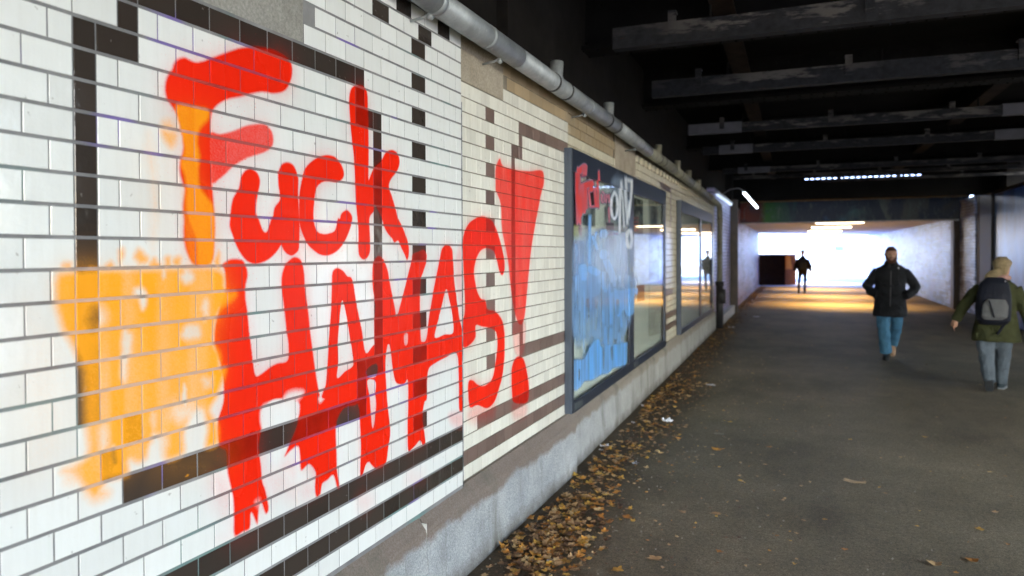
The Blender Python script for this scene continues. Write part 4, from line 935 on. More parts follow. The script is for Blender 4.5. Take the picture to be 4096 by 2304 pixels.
mb = MB(); c0 = P[1]+nn*.01; mb.add([c0+dn*.02+Vector((0,0,.80)), c0+dn*.75+Vector((0,0,.80)), c0+dn*.50+Vector((0,0,1.48)), c0+dn*.02+Vector((0,0,1.48))], [(0,1,2,3)]); mb.add([c0+nn*.03+dn*.02+Vector((0,0,.80)), c0+nn*.03+dn*.75+Vector((0,0,.80)), c0+nn*.03+dn*.50+Vector((0,0,1.48)), c0+nn*.03+dn*.02+Vector((0,0,1.48))], [(0,1,2,3)])
mb.build('orange_panel', simple('bright orange panel', (.50, .17, .006), .7, var=.05, spec=.1), hut)
mb = MB(); mb.box((.0, -.04, 1.501), (1.9, 1.95, 1.54)); 
mb = MB(); mb.add([p+Vector((0,0,1.501)) for p in P]+[p+Vector((0,0,1.55)) for p in P], [(0,3,2,1),(4,5,6,7),(0,1,5,4),(1,2,6,5),(2,3,7,6),(3,0,4,7)]); mb.build('roof', simple('hut roof', (.03, .03, .03), .7), hut)
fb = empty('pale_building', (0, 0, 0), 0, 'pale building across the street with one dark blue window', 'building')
mb = MB(); mb.box((-36, 90, 0), (44, 100, 14)); mb.build('facade', simple('blue tinted render', (.34, .48, .82), .8, var=.1, sc=.6), fb)  # render coloured blue so light bounced into the tunnel turns bluish
for i, (x, z, w, h) in enumerate([(4.3, 1.75, 1.0, .62), (6.5, .8, .5, 1.6), (-2.7, 2.1, .4, .3), (1.4, 1.8, .8, .6)]):
    mb = MB(); mb.box((x-.08, 89.93, z-.08), (x+w+.08, 89.999, z+h+.08)); fr = mb.build('window', simple('window frame', (.6, .62, .65), .5), fb)
    mb = MB(); mb.box((x, 89.91, z), (x+w, 89.929, z+h)); mb.build('pane', simple('window glass', (.03, .07, .16) if i == 0 else (.45, .50, .58), .15), fr)
fb2 = empty('pale_building', (0, 0, 0), 0, 'pale side building standing behind the hut at the left of the exit', 'building')
mb = MB(); mb.box((-20, 58, 0), (-6.2, 66, 9)); mb.build('facade', simple('cream render', (.75, .74, .70), .8, var=.06, sc=.6), fb2)
def bicycle(x, y, rz, label):
    e = empty('bicycle', (x, y, 0), rz, label, 'bicycle', 'bicycles parked across the street')
    bmt = simple('bike dark', (.06, .06, .08), .4)
    for wx in (-.5, .5):
        mb = MB(); mb.tube([(wx+.33*math.cos(k*math.pi/10), 0, .34+.33*math.sin(k*math.pi/10)) for k in range(21)], .02, 6, caps=False)
        for k in range(6): mb.tube([(wx, 0, .34), (wx+.32*math.cos(k*math.pi/3), 0, .34+.32*math.sin(k*math.pi/3))], .004, 4)
        mb.build('wheel', bmt, e)
    mb = MB()
    for p_, q_ in [((-.5,0,.34),(-.12,0,.34)),((-.12,0,.34),(-.25,0,.85)),((-.5,0,.34),(-.2,0,.75)),((-.12,0,.34),(.36,0,.78)),((-.2,0,.78),(.36,0,.82)),((.5,0,.34),(.34,0,.95))]: mb.tube([p_, q_], .017, 6)
    mb.build('frame', bmt, e)
    mb = MB(); mb.tube([(.30,-.26,1.0),(.34,0,.96),(.30,.26,1.0)], .014, 6); mb.build('handlebar', bmt, e)
    mb = MB(); mb.rings([((-.27,0,.86), .12, .06), ((-.25,0,.90), .13, .08)], 10); mb.build('saddle', bmt, e)
bicycle(2.0, 70, .1, 'left bicycle parked in the glare beyond the exit'); bicycle(3.1, 70.3, -.1, 'middle bicycle parked in the glare beyond the exit'); bicycle(4.7, 69.2, .5, 'right bicycle parked at an angle in the glare beyond the exit')

# ---------------------------------------------------------------- people
def cloth(name, c, r=.85, var=.2, sc=9, bsc=30, fold=.5):
    t = NT(name); p = t.pos(); t.b.inputs['Specular IOR Level'].default_value = .15; n1 = t.noise(sc, 5, .6, p).outputs[0]; n2 = t.noise(bsc, 3, .6, t.scale(p, 1, 1, .4)).outputs[0]
    t.col(t.ramp(n1, [(.3, tuple(x*(1-var) for x in c)), (.7, tuple(x*(1+var) for x in c))])).rough(r); t.bump(t.math('ADD', n2, n1), fold, .02); return t.mat
skin = cloth('skin', (.42, .24, .17), .5, .08, fold=.05)
def soft(mb, name, mat, parent, vox=.012, smooth=4, wrinkle=True):
    o = mb.build(name, mat, parent)
    r = o.modifiers.new('r', 'REMESH'); r.mode = 'VOXEL'; r.voxel_size = vox; r.use_smooth_shade = True
    s = o.modifiers.new('s', 'SMOOTH'); s.iterations = smooth; s.factor = .5
    if name in ('jacket', 'parka', 'jeans', 'leggings'):
        for sz, st in ((.085, .022), (.03, .006)):
            k = (name, sz); tx = bpy.data.textures.get(name+str(sz)) or bpy.data.textures.new(name+str(sz), 'CLOUDS'); tx.noise_scale = sz; tx.noise_depth = 2
            d = o.modifiers.new('fold', 'DISPLACE'); d.texture = tx; d.strength = st; d.mid_level = .45
    return o
def hand(mb, w, d, up, r=.0095, curl=.5):
    """five unequal bent fingers and a thumb-side thumb from wrist w, pointing along d; up = back of the hand"""
    w, d, up = Vector(w), Vector(d).normalized(), Vector(up).normalized(); sd = d.cross(up).normalized()
    mb.tube([w, w+d*.04, w+d*.085], [.026, .038, .036], 10)
    for i, (o, l) in enumerate([(-.030, .065), (-.010, .075), (.010, .070), (.030, .055)]):
        a = w+d*.08+sd*o; b = a+d*l*.5-up*l*.15*curl; c = b+d*l*.35-up*l*.45*curl; mb.tube([a, b, c], [r, r*.95, r*.8], 7)
    a = w+d*.02-sd*.025; mb.tube([a, a-sd*.025+d*.03, a-sd*.028+d*.065], [r*1.2, r*1.1, r*.85], 7)
def head(mb, c, yaw, tilt=(0, 0), sc=1.0, face=True):
    """yaw: direction the face points, 0 = towards -y (to the camera)"""
    c = Vector(c); R = Matrix.Rotation(yaw, 3, 'Z')
    lv = [(-.115, .030, .035, -.035), (-.095, .048, .052, -.022), (-.06, .060, .072, -.010), (-.02, .068, .086, 0), (.02, .072, .094, .004), (.06, .070, .090, .006), (.09, .055, .070, .008), (.112, .028, .036, .008)]
    mb.rings([(c+R @ Vector((0, y, z))*sc, rx*sc, ry*sc, yaw) for z, rx, ry, y in lv], 18)
    if face:
        n = [Vector((0, -.090, .020)), Vector((0, -.104, -.010)), Vector((0, -.112, -.028)), Vector((0, -.088, -.038))]
        mb.tube([c+R @ v*sc for v in n], [.007*sc, .010*sc, .014*sc, .008*sc], 8)
        mb.tube([c+R @ Vector((-.05, -.073, .034))*sc, c+R @ Vector((0, -.090, .032))*sc, c+R @ Vector((.05, -.073, .034))*sc], .011*sc, 8)
        mb.tube([c+R @ Vector((-.022, -.082, -.062))*sc, c+R @ Vector((0, -.090, -.060))*sc, c+R @ Vector((.022, -.082, -.062))*sc], .008*sc, 8)
        for s in (-1, 1): mb.tube([c+R @ Vector((s*.07, .0, -.03))*sc, c+R @ Vector((s*.080, .012, .0))*sc, c+R @ Vector((s*.078, .014, .028))*sc], [.010*sc, .014*sc, .012*sc], 8)
def features(parent, c, yaw, sc=1.0):
    R = Matrix.Rotation(yaw, 3, 'Z'); c = Vector(c)
    for s in (-1, 1):
        mb = MB(); p = c+R @ Vector((s*.030, -.083, .012))*sc; mb.tube([p, p+R @ Vector((0, -.004, 0))], .0065*sc, 8); mb.build('eye', simple('eye', (.03, .022, .02), .8, spec=.1), parent)
    mb = MB(); mb.tube([c+R @ Vector((-.022, -.0905, -.066))*sc, c+R @ Vector((0, -.097, -.064))*sc, c+R @ Vector((.022, -.0905, -.066))*sc], .004*sc, 6); mb.build('mouth', simple('lips', (.25, .09, .07), .4), parent)
def view_yaw(x, y): return -math.atan2(x, y)
# --- man
mx, my = PG(3546, 1436)
man = empty('person', (mx, my, 0), view_yaw(mx, my), 'man in a black jacket and blue jeans walking towards the camera with hands in pockets', 'person')
HX = .055; hc = (HX, -.02, 1.595)
LL = [((-.03, 0, .92), (-.035, -.10, .52), (-.012, -.02, .10))]   # leading leg (left in view)
b = MB()
head(b, hc, math.radians(6)); b.tube([(HX, 0, 1.50), (HX-.01, .015, 1.40)], [.058, .062], 14)
b.rings([((.045, .03, .88), .15, .10), ((.045, .03, 1.05), .145, .095), ((.05, .02, 1.25), .17, .11), ((.05, .02, 1.34), .15, .08), ((.05, .02, 1.42), .07, .05)], 18)
for sx, sh, el, wr in ((-1, (-.10, .02, 1.33), (-.27, .10, 1.12), (-.13, -.03, 1.01)), (1, (.20, .02, 1.33), (.385, .10, 1.12), (.23, -.03, 1.01))):
    b.tube([sh, el, wr], [.035, .036, .030], 12); hand(b, wr, (.6*-sx, .25, -1), (0, -1, 0), curl=.6)
b.tube([(-.02, .02, .92), (-.045, -.06, .64), (-.04, -.10, .48), (-.025, -.07, .28), (-.01, -.03, .09)], [.07, .055, .045, .04, .032], 12); b.tube([(.12, .04, .92), (.14, .06, .64), (.135, .14, .50), (.11, .30, .34), (.075, .48, .20)], [.07, .055, .045, .04, .032], 12)
b.tube([(-.008, .03, .07), (-.006, -.12, .05)], [.026, .020], 10); b.tube([(.088, .49, .20), (.086, .42, .08)], [.022, .018], 10)
soft(b, 'body', skin, man, .009, 3); features(man, hc, math.radians(6))
jk = cloth('black jacket', (.012, .013, .016), .75, .3, 7, 22, .8)
b = MB()
b.rings([((.045, .01, .655), .235, .178), ((.045, .015, .72), .232, .168), ((.045, .03, .90), .215, .138), ((.045, .02, 1.06), .205, .135), ((.05, .02, 1.22), .215, .138), ((.05, .02, 1.33), .222, .125), ((.055, .02, 1.395), .19, .105), ((.055, .02, 1.445), .105, .085), ((.055, .015, 1.50), .078, .075)], 26)
for sh, mid, el, fo, wr in (((-.115, .02, 1.345), (-.20, .06, 1.23), (-.275, .10, 1.11), (-.22, .03, 1.03), (-.13, -.06, .975)), ((.22, .02, 1.345), (.31, .06, 1.23), (.385, .10, 1.11), (.335, .03, 1.03), (.24, -.08, .965))):
    b.tube([sh, mid, el, fo, wr], [.075, .078, .074, .068, .060], 14)
for z, dx in ((.80, .2), (.98, .19), (1.15, .19)): b.tube([(.045-dx*.7, -.11, z), (.045, -.125, z-.03), (.045+dx*.7, -.11, z+.01)], .012, 6)
jo = soft(b, 'jacket', jk, man, .012, 5)
b = MB(); b.tube([(.045, -.122, .68), (.05, -.128, 1.0), (.055, -.118, 1.35)], .006, 6); b.build('zip', simple('zip', (.03, .03, .034), .5), jo)
b = MB(); b.rings([((.055, .01, 1.43), .092, .088), ((.055, .012, 1.485), .083, .086), ((.055, .02, 1.512), .078, .084)], 20); b.build('collar', jk, jo, smooth=True)
b = MB(); b.box((.148, -.135, 1.385), (.163, -.120, 1.41)); b.build('badge', simple('badge', (.5, .5, .55), .3), jo)
b = MB(); b.tube([(.02, -.094, 1.40), (.03, -.10, 1.45)], .02, 8); b.build('shirt', cloth('dark shirt', (.02, .02, .024)), man)
jn = cloth('blue jeans', (.06, .165, .27), .8, .25, 10, 26, 1.0)
b = MB(); b.rings([((.045, .02, .70), .17, .12), ((.045, .03, .92), .17, .12)], 20)
b.tube([(-.035, .01, .80), (-.045, -.035, .64), (-.04, -.10, .48), (-.025, -.07, .28), (-.008, -.03, .10)], [.108, .098, .086, .082, .082], 16)
b.tube([(.13, .03, .80), (.14, .06, .64), (.135, .14, .50), (.11, .30, .34), (.085, .47, .17)], [.10, .088, .078, .074, .072], 16)
soft(b, 'jeans', jn, man, .012, 4)
def shoe(par, heel, toe, mat, w=.045, up=(0, 0, 1), name='shoe', sole=None, h=.10):
    heel, toe, up = Vector(heel), Vector(toe), Vector(up).normalized(); d = toe-heel; b = MB()
    b.tube([heel+up*.035, heel+d*.3+up*.05, heel+d*.65+up*.042, heel+d*.9+up*.034, toe+up*.03], [w*.8, w*.95, w, w*.85, w*.5], 12)
    b.tube([heel+d*.12+up*.03, heel+d*.12+up*h], [w*.95, w*.9], 12)
    o = soft(b, name, mat, par, .008, 3)
    if sole:
        sd = d.cross(up).normalized(); b = MB(); P = []
        for f, ww in ((-.05, .6), (.1, .85), (.35, .8), (.65, 1.0), (.9, .8), (1.05, .3)): P.append((heel+d*f, w*ww))
        vs = []; 
        for z in (-.004, .016):
            vs += [p+sd*q+up*z for p, q in P]+[p-sd*q+up*z for p, q in reversed(P)]
        n = len(P)*2; b.add(vs, [tuple(reversed(range(n))), tuple(range(n, 2*n))]+[(k, (k+1) % n, n+(k+1) % n, n+k) for k in range(n)]); b.build('sole', sole, o)
    return o
blk = cloth('black leather', (.012, .012, .013), .45, .2, fold=.1)
shoe(man, (-.005, .06, .0), (-.01, -.20, .0), blk, .050, sole=simple('black sole', (.02, .02, .02), .8))
shoe(man, (.088, .50, .20), (.085, .36, .0), cloth('tan shoe', (.28, .18, .11), .6), .045, up=(0, -.8, .55), sole=simple('tan sole', (.35, .24, .16), .8), h=.06)
hm = cloth('reddish brown hair', (.075, .032, .018), .7, .35, 30, 60, .8)
def hair_cap(mb, c, yaw, low=-.03, sc=1.0, grow=.012, front=.045, back=-.075):
    c = Vector(c); R = Matrix.Rotation(yaw, 3, 'Z'); lv = [(.0, .072, .094, .004), (.03, .073, .094, .006), (.06, .070, .090, .006), (.09, .055, .070, .008), (.115, .028, .036, .008)]
    n = 22; vs = []; m_ = 7
    for i in range(m_+1):
        for k in range(n):
            a = 2*math.pi*k/n; fy = math.cos(a)      # a=0 -> front
            zmin = front if fy > .55 else (back if fy < -.2 else -.02+(fy+.2)/.75*(front+.02))
            z = zmin+(.118-zmin)*i/m_
            zz = max(-.09, min(.1149, z)); rx = np.interp(zz, [-.09, -.06, -.02, .02, .06, .09, .115], [.052, .062, .069, .073, .071, .056, .022]); ry = np.interp(zz, [-.09, -.06, -.02, .02, .06, .09, .115], [.056, .074, .087, .094, .091, .070, .028])
            g = grow*(1+.25*random.uniform(-1, 1))
            vs.append(c+R @ Vector((math.sin(a)*(rx+g), -math.cos(a)*(ry+g)+.004, z+(.008 if i == m_ else 0)))*sc)
    fs = [(i*n+k, i*n+(k+1) % n, (i+1)*n+(k+1) % n, (i+1)*n+k) for i in range(m_) for k in range(n)]+[tuple(m_*n+k for k in range(n))]
    mb.add(vs, fs)
b = MB(); hair_cap(b, hc, math.radians(6), grow=.010, front=.062); o = b.build('hair', hm, man, smooth=True)
b = MB(); R = Matrix.Rotation(math.radians(6), 3, 'Z'); C_ = Vector(hc)
for s in (-1, 1): b.tube([C_+R @ Vector((s*.071, -.018, .0)), C_+R @ Vector((s*.060, -.045, -.055)), C_+R @ Vector((s*.03, -.072, -.098)), C_+R @ Vector((0, -.080, -.108))], [.012, .022, .028, .030], 10)
b.tube([C_+R @ Vector((-.030, -.088, -.046)), C_+R @ Vector((0, -.099, -.042)), C_+R @ Vector((.030, -.088, -.046))], .008, 8)
soft(b, 'beard', hm, man, .006, 2)
# --- woman seen from behind
wx, wy = PG(3958, 1566)
wo = empty('person', (wx, wy, 0), view_yaw(wx, wy), 'blonde woman seen from behind in an olive parka with a dark backpack and grey jeans', 'person')
hc2 = (.118, .05, 1.455)
b = MB(); head(b, hc2, math.radians(180-32), face=True, sc=.97); b.tube([(.11, .04, 1.38), (.08, .02, 1.27)], [.050, .055], 12)
b.rings([((.05, .03, .80), .15, .10), ((.05, .03, .95), .13, .09), ((.06, .02, 1.12), .15, .10), ((.07, .02, 1.20), .14, .075), ((.07, .02, 1.27), .07, .05)], 18)
for sx, sh, el, wr in ((-1, (-.06, .02, 1.19), (-.26, .00, 1.00), (-.345, -.03, .83)), (1, (.20, .02, 1.19), (.33, .02, .97), (.385, .10, .73))):
    b.tube([sh, el, wr], [.032, .030, .025], 12); hand(b, wr, (-.15 if sx < 0 else .05, .1, -1), (sx, 0, 0), r=.0085)
b.tube([(-.02, .02, .82), (-.04, .03, .52), (-.03, .0, .40), (-.012, -.07, .24), (-.005, -.10, .14)], [.06, .048, .040, .034, .028], 12); b.tube([(.12, .02, .82), (.13, .12, .52), (.13, .20, .40), (.12, .26, .22), (.115, .30, .08)], [.06, .048, .040, .034, .028], 12)
b.tube([(-.004, -.09, .17), (0, .02, .06)], [.024, .020], 10); b.tube([(.115, .29, .05), (.13, .48, .035)], [.026, .022], 10)
soft(b, 'body', skin, wo, .009, 3); features(wo, hc2, math.radians(148), .97)
ol = cloth('olive parka', (.045, .050, .022), .85, .22, 8, 22, .9)
b = MB()
b.rings([((.06, .03, .595), .245, .165, 0, .9), ((.06, .03, .64), .243, .163), ((.06, .03, .80), .215, .145), ((.06, .03, .95), .190, .130), ((.065, .02, 1.10), .195, .130), ((.07, .02, 1.20), .200, .118), ((.075, .02, 1.265), .165, .10), ((.085, .025, 1.315), .085, .08), ((.095, .03, 1.345), .07, .07)], 26)
b.tube([(-.085, .02, 1.21), (-.17, .01, 1.13), (-.255, .0, 1.00), (-.305, -.015, .90), (-.34, -.03, .82)], [.075, .070, .064, .056, .050], 14)
b.tube([(.235, .02, 1.21), (.29, .02, 1.10), (.335, .02, .96), (.365, .06, .84), (.385, .10, .745)], [.075, .070, .064, .056, .050], 14)
soft(b, 'parka', ol, wo, .012, 5)
b = MB(); b.tube([(.01, .0, 1.31), (.06, -.06, 1.335), (.13, -.06, 1.34), (.175, .0, 1.335), (.17, .09, 1.33), (.08, .12, 1.32), (.01, .07, 1.31), (.0, .0, 1.31)], .030, 10); soft(b, 'scarf', cloth('pink scarf', (.42, .25, .22), .9), wo, .008, 3)
gj = cloth('grey jeans', (.10, .125, .15), .8, .2, 10, 28, .9)
b = MB(); b.rings([((.055, .03, .60), .16, .12), ((.055, .03, .80), .15, .11)], 18)
b.tube([(-.035, .02, .66), (-.04, .03, .52), (-.03, .0, .40), (-.012, -.07, .24), (-.002, -.105, .13)], [.105, .092, .080, .068, .060], 14)
b.tube([(.125, .04, .66), (.13, .12, .52), (.13, .20, .40), (.12, .26, .22), (.115, .28, .07)], [.105, .090, .078, .066, .060], 14)
soft(b, 'jeans', gj, wo, .012, 4)
gb = cloth('dark teal trainers', (.03, .045, .055), .6, .3, fold=.1)
shoe(wo, (-.01, -.14, .16), (.0, .0, .0), gb, .048, up=(0, .75, .66), sole=simple('dark tread', (.03, .035, .04), .8), h=.12)
shoe(wo, (.11, .24, 0), (.15, .50, 0), gb, .045, sole=simple('grey sole', (.25, .28, .30), .7), h=.12)
bh = cloth('blonde hair', (.27, .21, .12), .5, .3, 40, 80, .8)
b = MB(); hair_cap(b, hc2, math.radians(148), sc=1.0, grow=.016, front=.05, back=-.085); b.build('hair', bh, wo, smooth=True)
b = MB(); b.tube([(.09, -.05, 1.41), (.04, -.075, 1.385), (-.01, -.07, 1.36), (-.05, -.055, 1.335)], [.045, .050, .042, .018], 12); soft(b, 'ponytail', bh, wo, .008, 2)
b = MB(); a_ = Vector(hc2); 
for q_ in (Vector((.085, .045, .015)),): b.tube([a_+q_+Vector((.0, -.03, 0)), a_+q_+Vector((.0, .03, 0))], .005, 6)
b.build('glasses', simple('glasses', (.3, .35, .45), .2, .5), wo)
bp = empty('backpack', (wx, wy, 0), view_yaw(wx, wy), 'dark navy backpack with a grey pocket worn by the blonde woman', 'backpack')
nv = cloth('navy nylon', (.010, .012, .020), .6, .2, 9, 30, .5)
b = MB(); b.rings([((.03, -.17, .80), .12, .06, 0, .8), ((.03, -.19, .85), .165, .09, 0, .8), ((.03, -.20, 1.0), .175, .10, 0, .8), ((.035, -.19, 1.15), .165, .09, 0, .8), ((.04, -.17, 1.28), .14, .07, 0, .8), ((.045, -.15, 1.345), .08, .045, 0, .8)], 24); bo = soft(b, 'main_bag', nv, bp, .010, 3)
b = MB(); b.rings([((.03, -.285, .865), .085, .03, 0, .7), ((.04, -.30, .90), .125, .035, 0, .7), ((.05, -.30, 1.03), .125, .035, 0, .7), ((.055, -.285, 1.10), .09, .022, 0, .7)], 20); po = soft(b, 'pocket', cloth('grey canvas', (.11, .115, .12), .8), bp, .008, 2)
b = MB(); b.tube([(-.01, -.343, 1.09), (.02, -.350, .98), (.04, -.345, .90)], .007, 6); b.build('strap', nv, bp)
b = MB(); b.tube([(.18, -.16, .95), (.13, -.17, .80), (.07, -.16, .69)], [.012, .014, .012], 8); b.build('loose_strap', nv, bp)
b = MB(); b.tube([(-.02, -.13, 1.30), (-.05, -.03, 1.30), (-.06, .06, 1.25)], .022, 8); b.tube([(.11, -.12, 1.31), (.15, -.02, 1.31), (.17, .06, 1.25)], .022, 8); b.build('shoulder_straps', nv, bp)
b = MB(); b.tube([(.14, -.235, 1.30), (.145, -.24, 1.305)], .008, 8); b.build('reflector', simple('reflector', (.7, .7, .75), .2), bp)
# --- far walker
fx, fy = PG(3207, 1174)
fp = empty('person', (fx, fy, 0), view_yaw(fx, fy), 'distant walker in a cap and dark jacket silhouetted against the bright exit', 'person')
b = MB(); hf = (.03, .03, 1.62); head(b, hf, math.pi, sc=.95, face=True); b.tube([(.03, .02, 1.55), (.03, .02, 1.44)], [.045, .05], 10)
b.rings([((.03, .02, .85), .13, .09), ((.03, .02, 1.1), .13, .09), ((.03, .02, 1.36), .17, .09), ((.03, .02, 1.45), .08, .06)], 14)
for sx, sh, el, wr in ((-1, (-.13, .02, 1.35), (-.23, .03, 1.10), (-.26, -.02, .90)), (1, (.19, .02, 1.35), (.29, .03, 1.10), (.32, -.02, .90))):
    b.tube([sh, el, wr], [.04, .035, .026], 10); hand(b, wr, (0, .1, -1), (sx, 0, 0))
b.tube([(-.05, .02, .88), (-.10, .02, .48), (-.115, -.06, .10)], [.07, .045, .034], 10); b.tube([(.12, .02, .88), (.12, .12, .48), (.11, .22, .08)], [.07, .045, .034], 10)
soft(b, 'body', skin, fp, .012, 2)
dk = cloth('dark purple grey jacket', (.008, .007, .011), .8)
b = MB(); b.rings([((.03, .02, .74), .16, .12), ((.03, .02, .90), .185, .13), ((.03, .02, 1.15), .20, .13), ((.03, .02, 1.32), .20, .12), ((.03, .02, 1.42), .12, .09), ((.03, .02, 1.50), .06, .06)], 18)
b.tube([(-.13, .02, 1.35), (-.23, .03, 1.12), (-.26, -.01, .90)], [.075, .075, .06], 10); b.tube([(.19, .02, 1.35), (.29, .03, 1.12), (.32, -.01, .90)], [.075, .075, .06], 10); soft(b, 'jacket', dk, fp, .015, 3)
b = MB(); b.tube([(-.055, .02, .82), (-.10, .02, .48), (-.115, -.05, .12)], [.085, .056, .050], 10); b.tube([(.12, .02, .82), (.12, .12, .48), (.11, .21, .10)], [.085, .056, .050], 10); soft(b, 'leggings', cloth('black leggings', (.008, .008, .01)), fp, .012, 2)
b = MB(); b.rings([((.03, .03, 1.655), .082, .092), ((.03, .03, 1.72), .086, .094), ((.03, .03, 1.74), .05, .06)], 16); b.build('cap', cloth('black cap', (.015, .015, .018)), fp, smooth=True)
shoe(fp, (-.115, -.14, .10), (-.115, -.03, .0), blk, .045, up=(0, .7, .7)); shoe(fp, (.11, .16, 0), (.11, .40, 0), blk, .045)
fbk = empty('backpack', (fx, fy, 0), view_yaw(fx, fy), 'dark backpack on the distant walker before the exit', 'backpack')
b = MB(); b.rings([((.03, -.13, .93), .11, .05), ((.03, -.16, 1.0), .14, .07), ((.03, -.16, 1.25), .13, .07), ((.03, -.13, 1.36), .08, .04)], 16); soft(b, 'main_bag', nv, fbk, .012, 2)

# ---------------------------------------------------------------- fallen leaves and litter
def leafmat(name, c):
    t = NT(name); p = t.pos(); oi = t.n('ShaderNodeObjectInfo').outputs['Random']; n1 = t.noise(40, 4, .6, p).outputs[0]; n2 = t.noise(7, 2, .5, p).outputs[0]
    cc = t.ramp(n2, [(.38, tuple(x*.65 for x in c)), (.5, c), (.62, (min(.8, c[0]*1.25), c[1]*1.4, c[2]*1.3))]); t.col(t.mix(t.ramp(n1, [(.5, 0), (.75, .5)]), cc, tuple(x*.4 for x in c))).rough(.6); return t.mat
LM = [leafmat('leaf amber', (.44, .19, .035)), leafmat('leaf tan', (.40, .25, .12)), leafmat('leaf ochre', (.46, .26, .05)), leafmat('leaf brown', (.12, .062, .028))]
def leaf_geo(size, rnd, curl=.25):
    """lobed leaf, centre + rim with lobes, curled"""
    n = 20; ph = rnd.uniform(0, 6.28); vs = [(0, 0, .003)]; cu = rnd.uniform(.3, 1)*curl; ca = rnd.uniform(0, 3.14)
    for k in range(n):
        a = 2*math.pi*k/n; lob = .62+.38*abs(math.cos(2.5*a)); asp = rnd.uniform(.88, 1.1)
        r = size*.5*lob*asp; x, y = r*math.cos(a), r*math.sin(a)*.78; u = x*math.cos(ca)+y*math.sin(ca)
        vs.append((x, y, .003+abs(u)**1.4*cu*4+rnd.uniform(0, size*.04)))
    vs.append((-size*.5, .0, .004)); vs.append((-size*.85, size*.05, .006)); vs.append((-size*.85, size*.05+.003, .006))
    fs = [(0, 1+k, 1+(k+1) % n) for k in range(n)]+[(n+1, n+2, n+3)]
    return vs, fs
rl = random.Random(11)
variants = []
for i in range(8):
    v, f = leaf_geo(.065, rl, .3); me = bpy.data.meshes.new('fallen_leaf'); me.from_pydata(v, [], f); me.materials.append(LM[i % 4 if i % 4 != 3 else 1]); me.update(); variants.append(me)
spots = [(2510,2074,1.35),(2616,2241,1.3),(2469,2285,1.2),(2360,2160,1.1),(2871,1802,1.7),(2863,2058,1.1),(3918,2120,1.0),(3740,2260,1.2),(3890,2245,1.1),(3540,1975,.6),(3700,1750,.8),(3920,1540,.8),(2880,2210,.8),
         (2730,2050,.8),(2960,1925,.8),(2955,1905,.7),(3075,1790,.9),(3060,1860,.6),(2920,1690,1.0),(3210,1600,.7),(2810,1625,.8),(3205,1945,.6),(3300,2080,.6),(2650,1795,1.0),(2640,1850,.7),(3600,1830,.6),(3400,1760,.7),(3980,2050,.8),(3380,2200,.6),(3960,1890,.7),
         (2250,2250,1.2),(2310,2225,.9),(2330,2210,.8),(2195,2175,1.3),(2150,2130,1.2),(2210,2120,1.2),(2120,2075,1.2),(2270,2030,1.1),(2260,1990,1.0),(2140,2210,1.2),(2075,2250,1.3)]
LLAB = {0: 'large orange leaf alone on the asphalt, right of the leaf drift', 1: 'bright yellow leaf nearest the bottom of the open path', 2: 'yellow leaf at the bottom edge, left of the bright yellow one',
        3: 'reddish leaf between the drift and the bottom of the path', 4: 'largest lobed brown leaf in front of the beige card', 5: 'small tan leaf in the middle of the open path',
        6: 'lone leaf far right near the edge of the picture', 7: 'yellow leaf at the bottom right of the path', 8: 'tan leaf right beside the one at the bottom right'}
for i, (px, py, sc) in enumerate(spots):
    x, y = PG(px, py); o = bpy.data.objects.new('fallen_leaf', variants[i % 8]); col.objects.link(o); o.location = (x, y, .0015); s = sc*rl.uniform(.9, 1.1); o.scale = (s, s, s); o.rotation_euler = (0, 0, rl.uniform(0, 6.28))
    tag(o, LLAB.get(i, 'small loose autumn leaf lying on the asphalt path'), 'leaf', 'single fallen leaves on the asphalt')
mbs = [MB() for _ in LM]
def scatter(n, fx_, fy_, smin, smax, brown=.35):
    for _ in range(n):
        y = fy_(); x = fx_(y)
        if x < XB+.07 and y > 4.9 or x < -1.55: continue
        v, f = leaf_geo(rl.uniform(smin, smax), rl, .5); a = rl.uniform(0, 6.28); tx, ty = rl.gauss(0, .22), rl.gauss(0, .22); z0 = rl.uniform(0, .012)
        ca, sa = math.cos(a), math.sin(a); mi = 3 if rl.random() < brown else rl.choice((0, 1, 1, 2))
        mbs[mi].add([(x+p[0]*ca-p[1]*sa, y+p[0]*sa+p[1]*ca, .002+z0+p[2]+abs(p[0]*tx+p[1]*ty)) for p in v], f)
edge = lambda y: -1.50+.02*math.sin(y*3)
scatter(1150, lambda y: edge(y)+.03+abs(rl.gauss(.16+.11*math.sin(y*2.3), .15)), lambda: 2.6+rl.random()**1.0*6.5, .018, .060, .30)
scatter(420, lambda y: edge(y)+abs(rl.gauss(.25, .10)), lambda: rl.gauss(3.9, .5), .035, .07, .25)
scatter(1300, lambda y: edge(y)+abs(rl.gauss(.12, .17)), lambda: 8+rl.random()*10, .025, .06, .72)
scatter(700, lambda y: edge(y)+.25+rl.random()**1.8*1.3, lambda: 2.8+rl.random()*9, .010, .032, .35)
scatter(500, lambda y: -1.50+abs(rl.gauss(.05, .12)), lambda: 18+rl.random()*19, .04, .08, .7)
scatter(420, lambda y: rl.uniform(-1, 4), lambda: 3.2+rl.random()**1.4*15, .008, .034, .25)
allm = MB(); 
for i, mb in enumerate(mbs):
    b0 = len(allm.v); allm.v += mb.v; allm.f += [tuple(b0+k for k in f) for f in mb.f]; allm.m += [i]*len(mb.f)
lo_ = allm.build('leaf_litter', LM, None, kind='stuff'); lo_['label'] = 'drift of brown and yellow autumn leaves along the foot of the plinth'
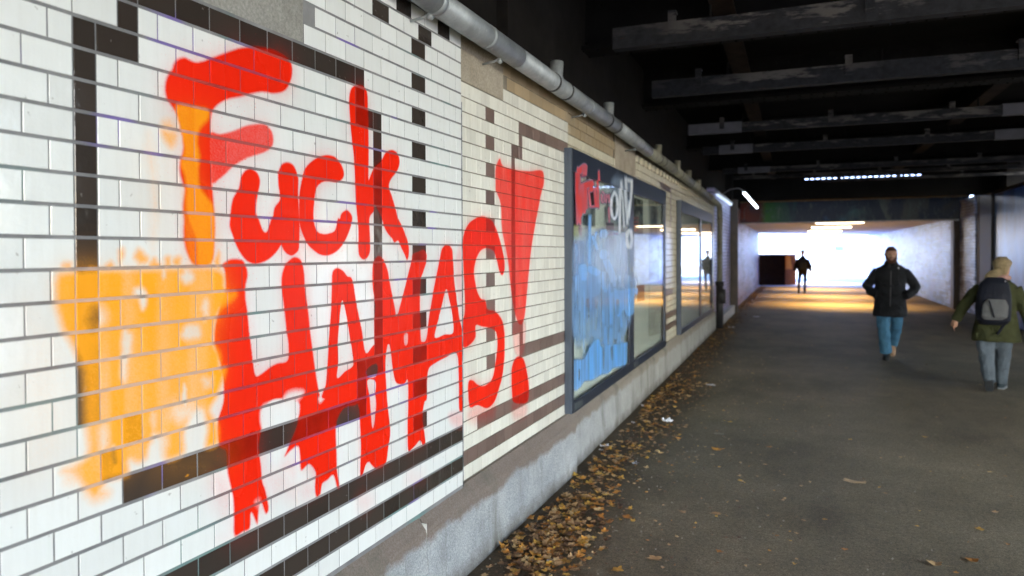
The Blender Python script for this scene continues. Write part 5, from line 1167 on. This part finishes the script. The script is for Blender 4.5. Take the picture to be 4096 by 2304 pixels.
# grit and crumbs
mb = MB()
for _ in range(1400):
    y = 2.6+rl.random()**1.6*9; x = edge(y)+abs(rl.gauss(0, .35)) if rl.random() < .7 else rl.uniform(-1.4, 3.5); r = rl.uniform(.002, .006)
    if x < XB+.07: continue
    mb.add([(x-r, y-r, 0), (x+r, y-r*.7, 0), (x+r*.6, y+r, 0), (x-r*.8, y+r*.8, 0), (x, y, r*1.3)], [(0,1,4), (1,2,4), (2,3,4), (3,0,4)])
mb.build('grit', simple('grit', (.20, .18, .15), .9, var=.5, sc=20), None, kind='stuff')
paper = simple('white paper', (.75, .77, .80), .7, var=.04)
def scrap(px, py, w, l, rot, label, mat=paper, name='paper_scrap', crumple=.3, cat='litter'):
    x, y = PG(px, py); n = 7; vs = []; fs = []
    for i in range(n):
        for j in range(n):
            u, v = i/(n-1)-.5, j/(n-1)-.5; e = 1-.25*rl.random() if (i in (0, n-1) or j in (0, n-1)) else 1
            vs.append((u*w*e, v*l*e, .004+rl.random()*crumple*min(w, l)*.5+(abs(u*v)*crumple*w)))
    for i in range(n-1):
        for j in range(n-1): fs.append((i*n+j, (i+1)*n+j, (i+1)*n+j+1, i*n+j+1))
    mb = MB(); mb.add(vs, fs); mb.add([(a, b_, c_-.0015) for a, b_, c_ in vs], [tuple(reversed(f)) for f in fs])
    o = mb.build(name, mat); o.location = (x, y, .001); o.rotation_euler = (0, 0, rot); tag(o, label, cat)
scrap(2843, 1542, .125, .10, .2, 'flat white tissue lying in the open path, farthest of the larger white scraps', crumple=.15)
scrap(2671, 1689, .10, .09, .6, 'crumpled white tissue on the path just right of the leaf drift', crumple=.6)
scrap(2571, 1626, .035, .035, .6, 'small white paper ball beside the leaf drift below the poster case', crumple=.9)
scrap(2418, 1787, .09, .05, .5, 'folded white paper lying against the plinth beside the leaves', crumple=.4)
scrap(2405, 1802, .04, .03, .1, 'small white scrap just below the folded paper at the plinth', crumple=.4)
scrap(2541, 1858, .055, .045, .9, 'small translucent bluish plastic scrap among the leaves', simple('plastic', (.50, .55, .66), .2), crumple=.6)
scrap(2204, 2246, .055, .020, .4, 'small white torn strip nearest the camera on the path', crumple=.3)
scrap(2532, 1694, .035, .03, .3, 'tiny white paper scrap inside the leaf drift', crumple=.7)
scrap(2876, 1736, .10, .055, .05, 'flat pale beige card lying on the asphalt', simple('beige card', (.24, .22, .17), .8), 'card_scrap', .03)
scrap(3418, 1932, .16, .06, -.15, 'long pale curled leaf or bark strip in the middle of the path', simple('bark', (.34, .25, .15), .7), 'bark_strip', .25)
scrap(2925, 1312, .14, .14, .4, 'white scrap at the foot of the lilac wall kerb', crumple=.3)
scrap(3026, 1268, .16, .12, .4, 'distant small white scrap on the lit floor at the left', crumple=.2)
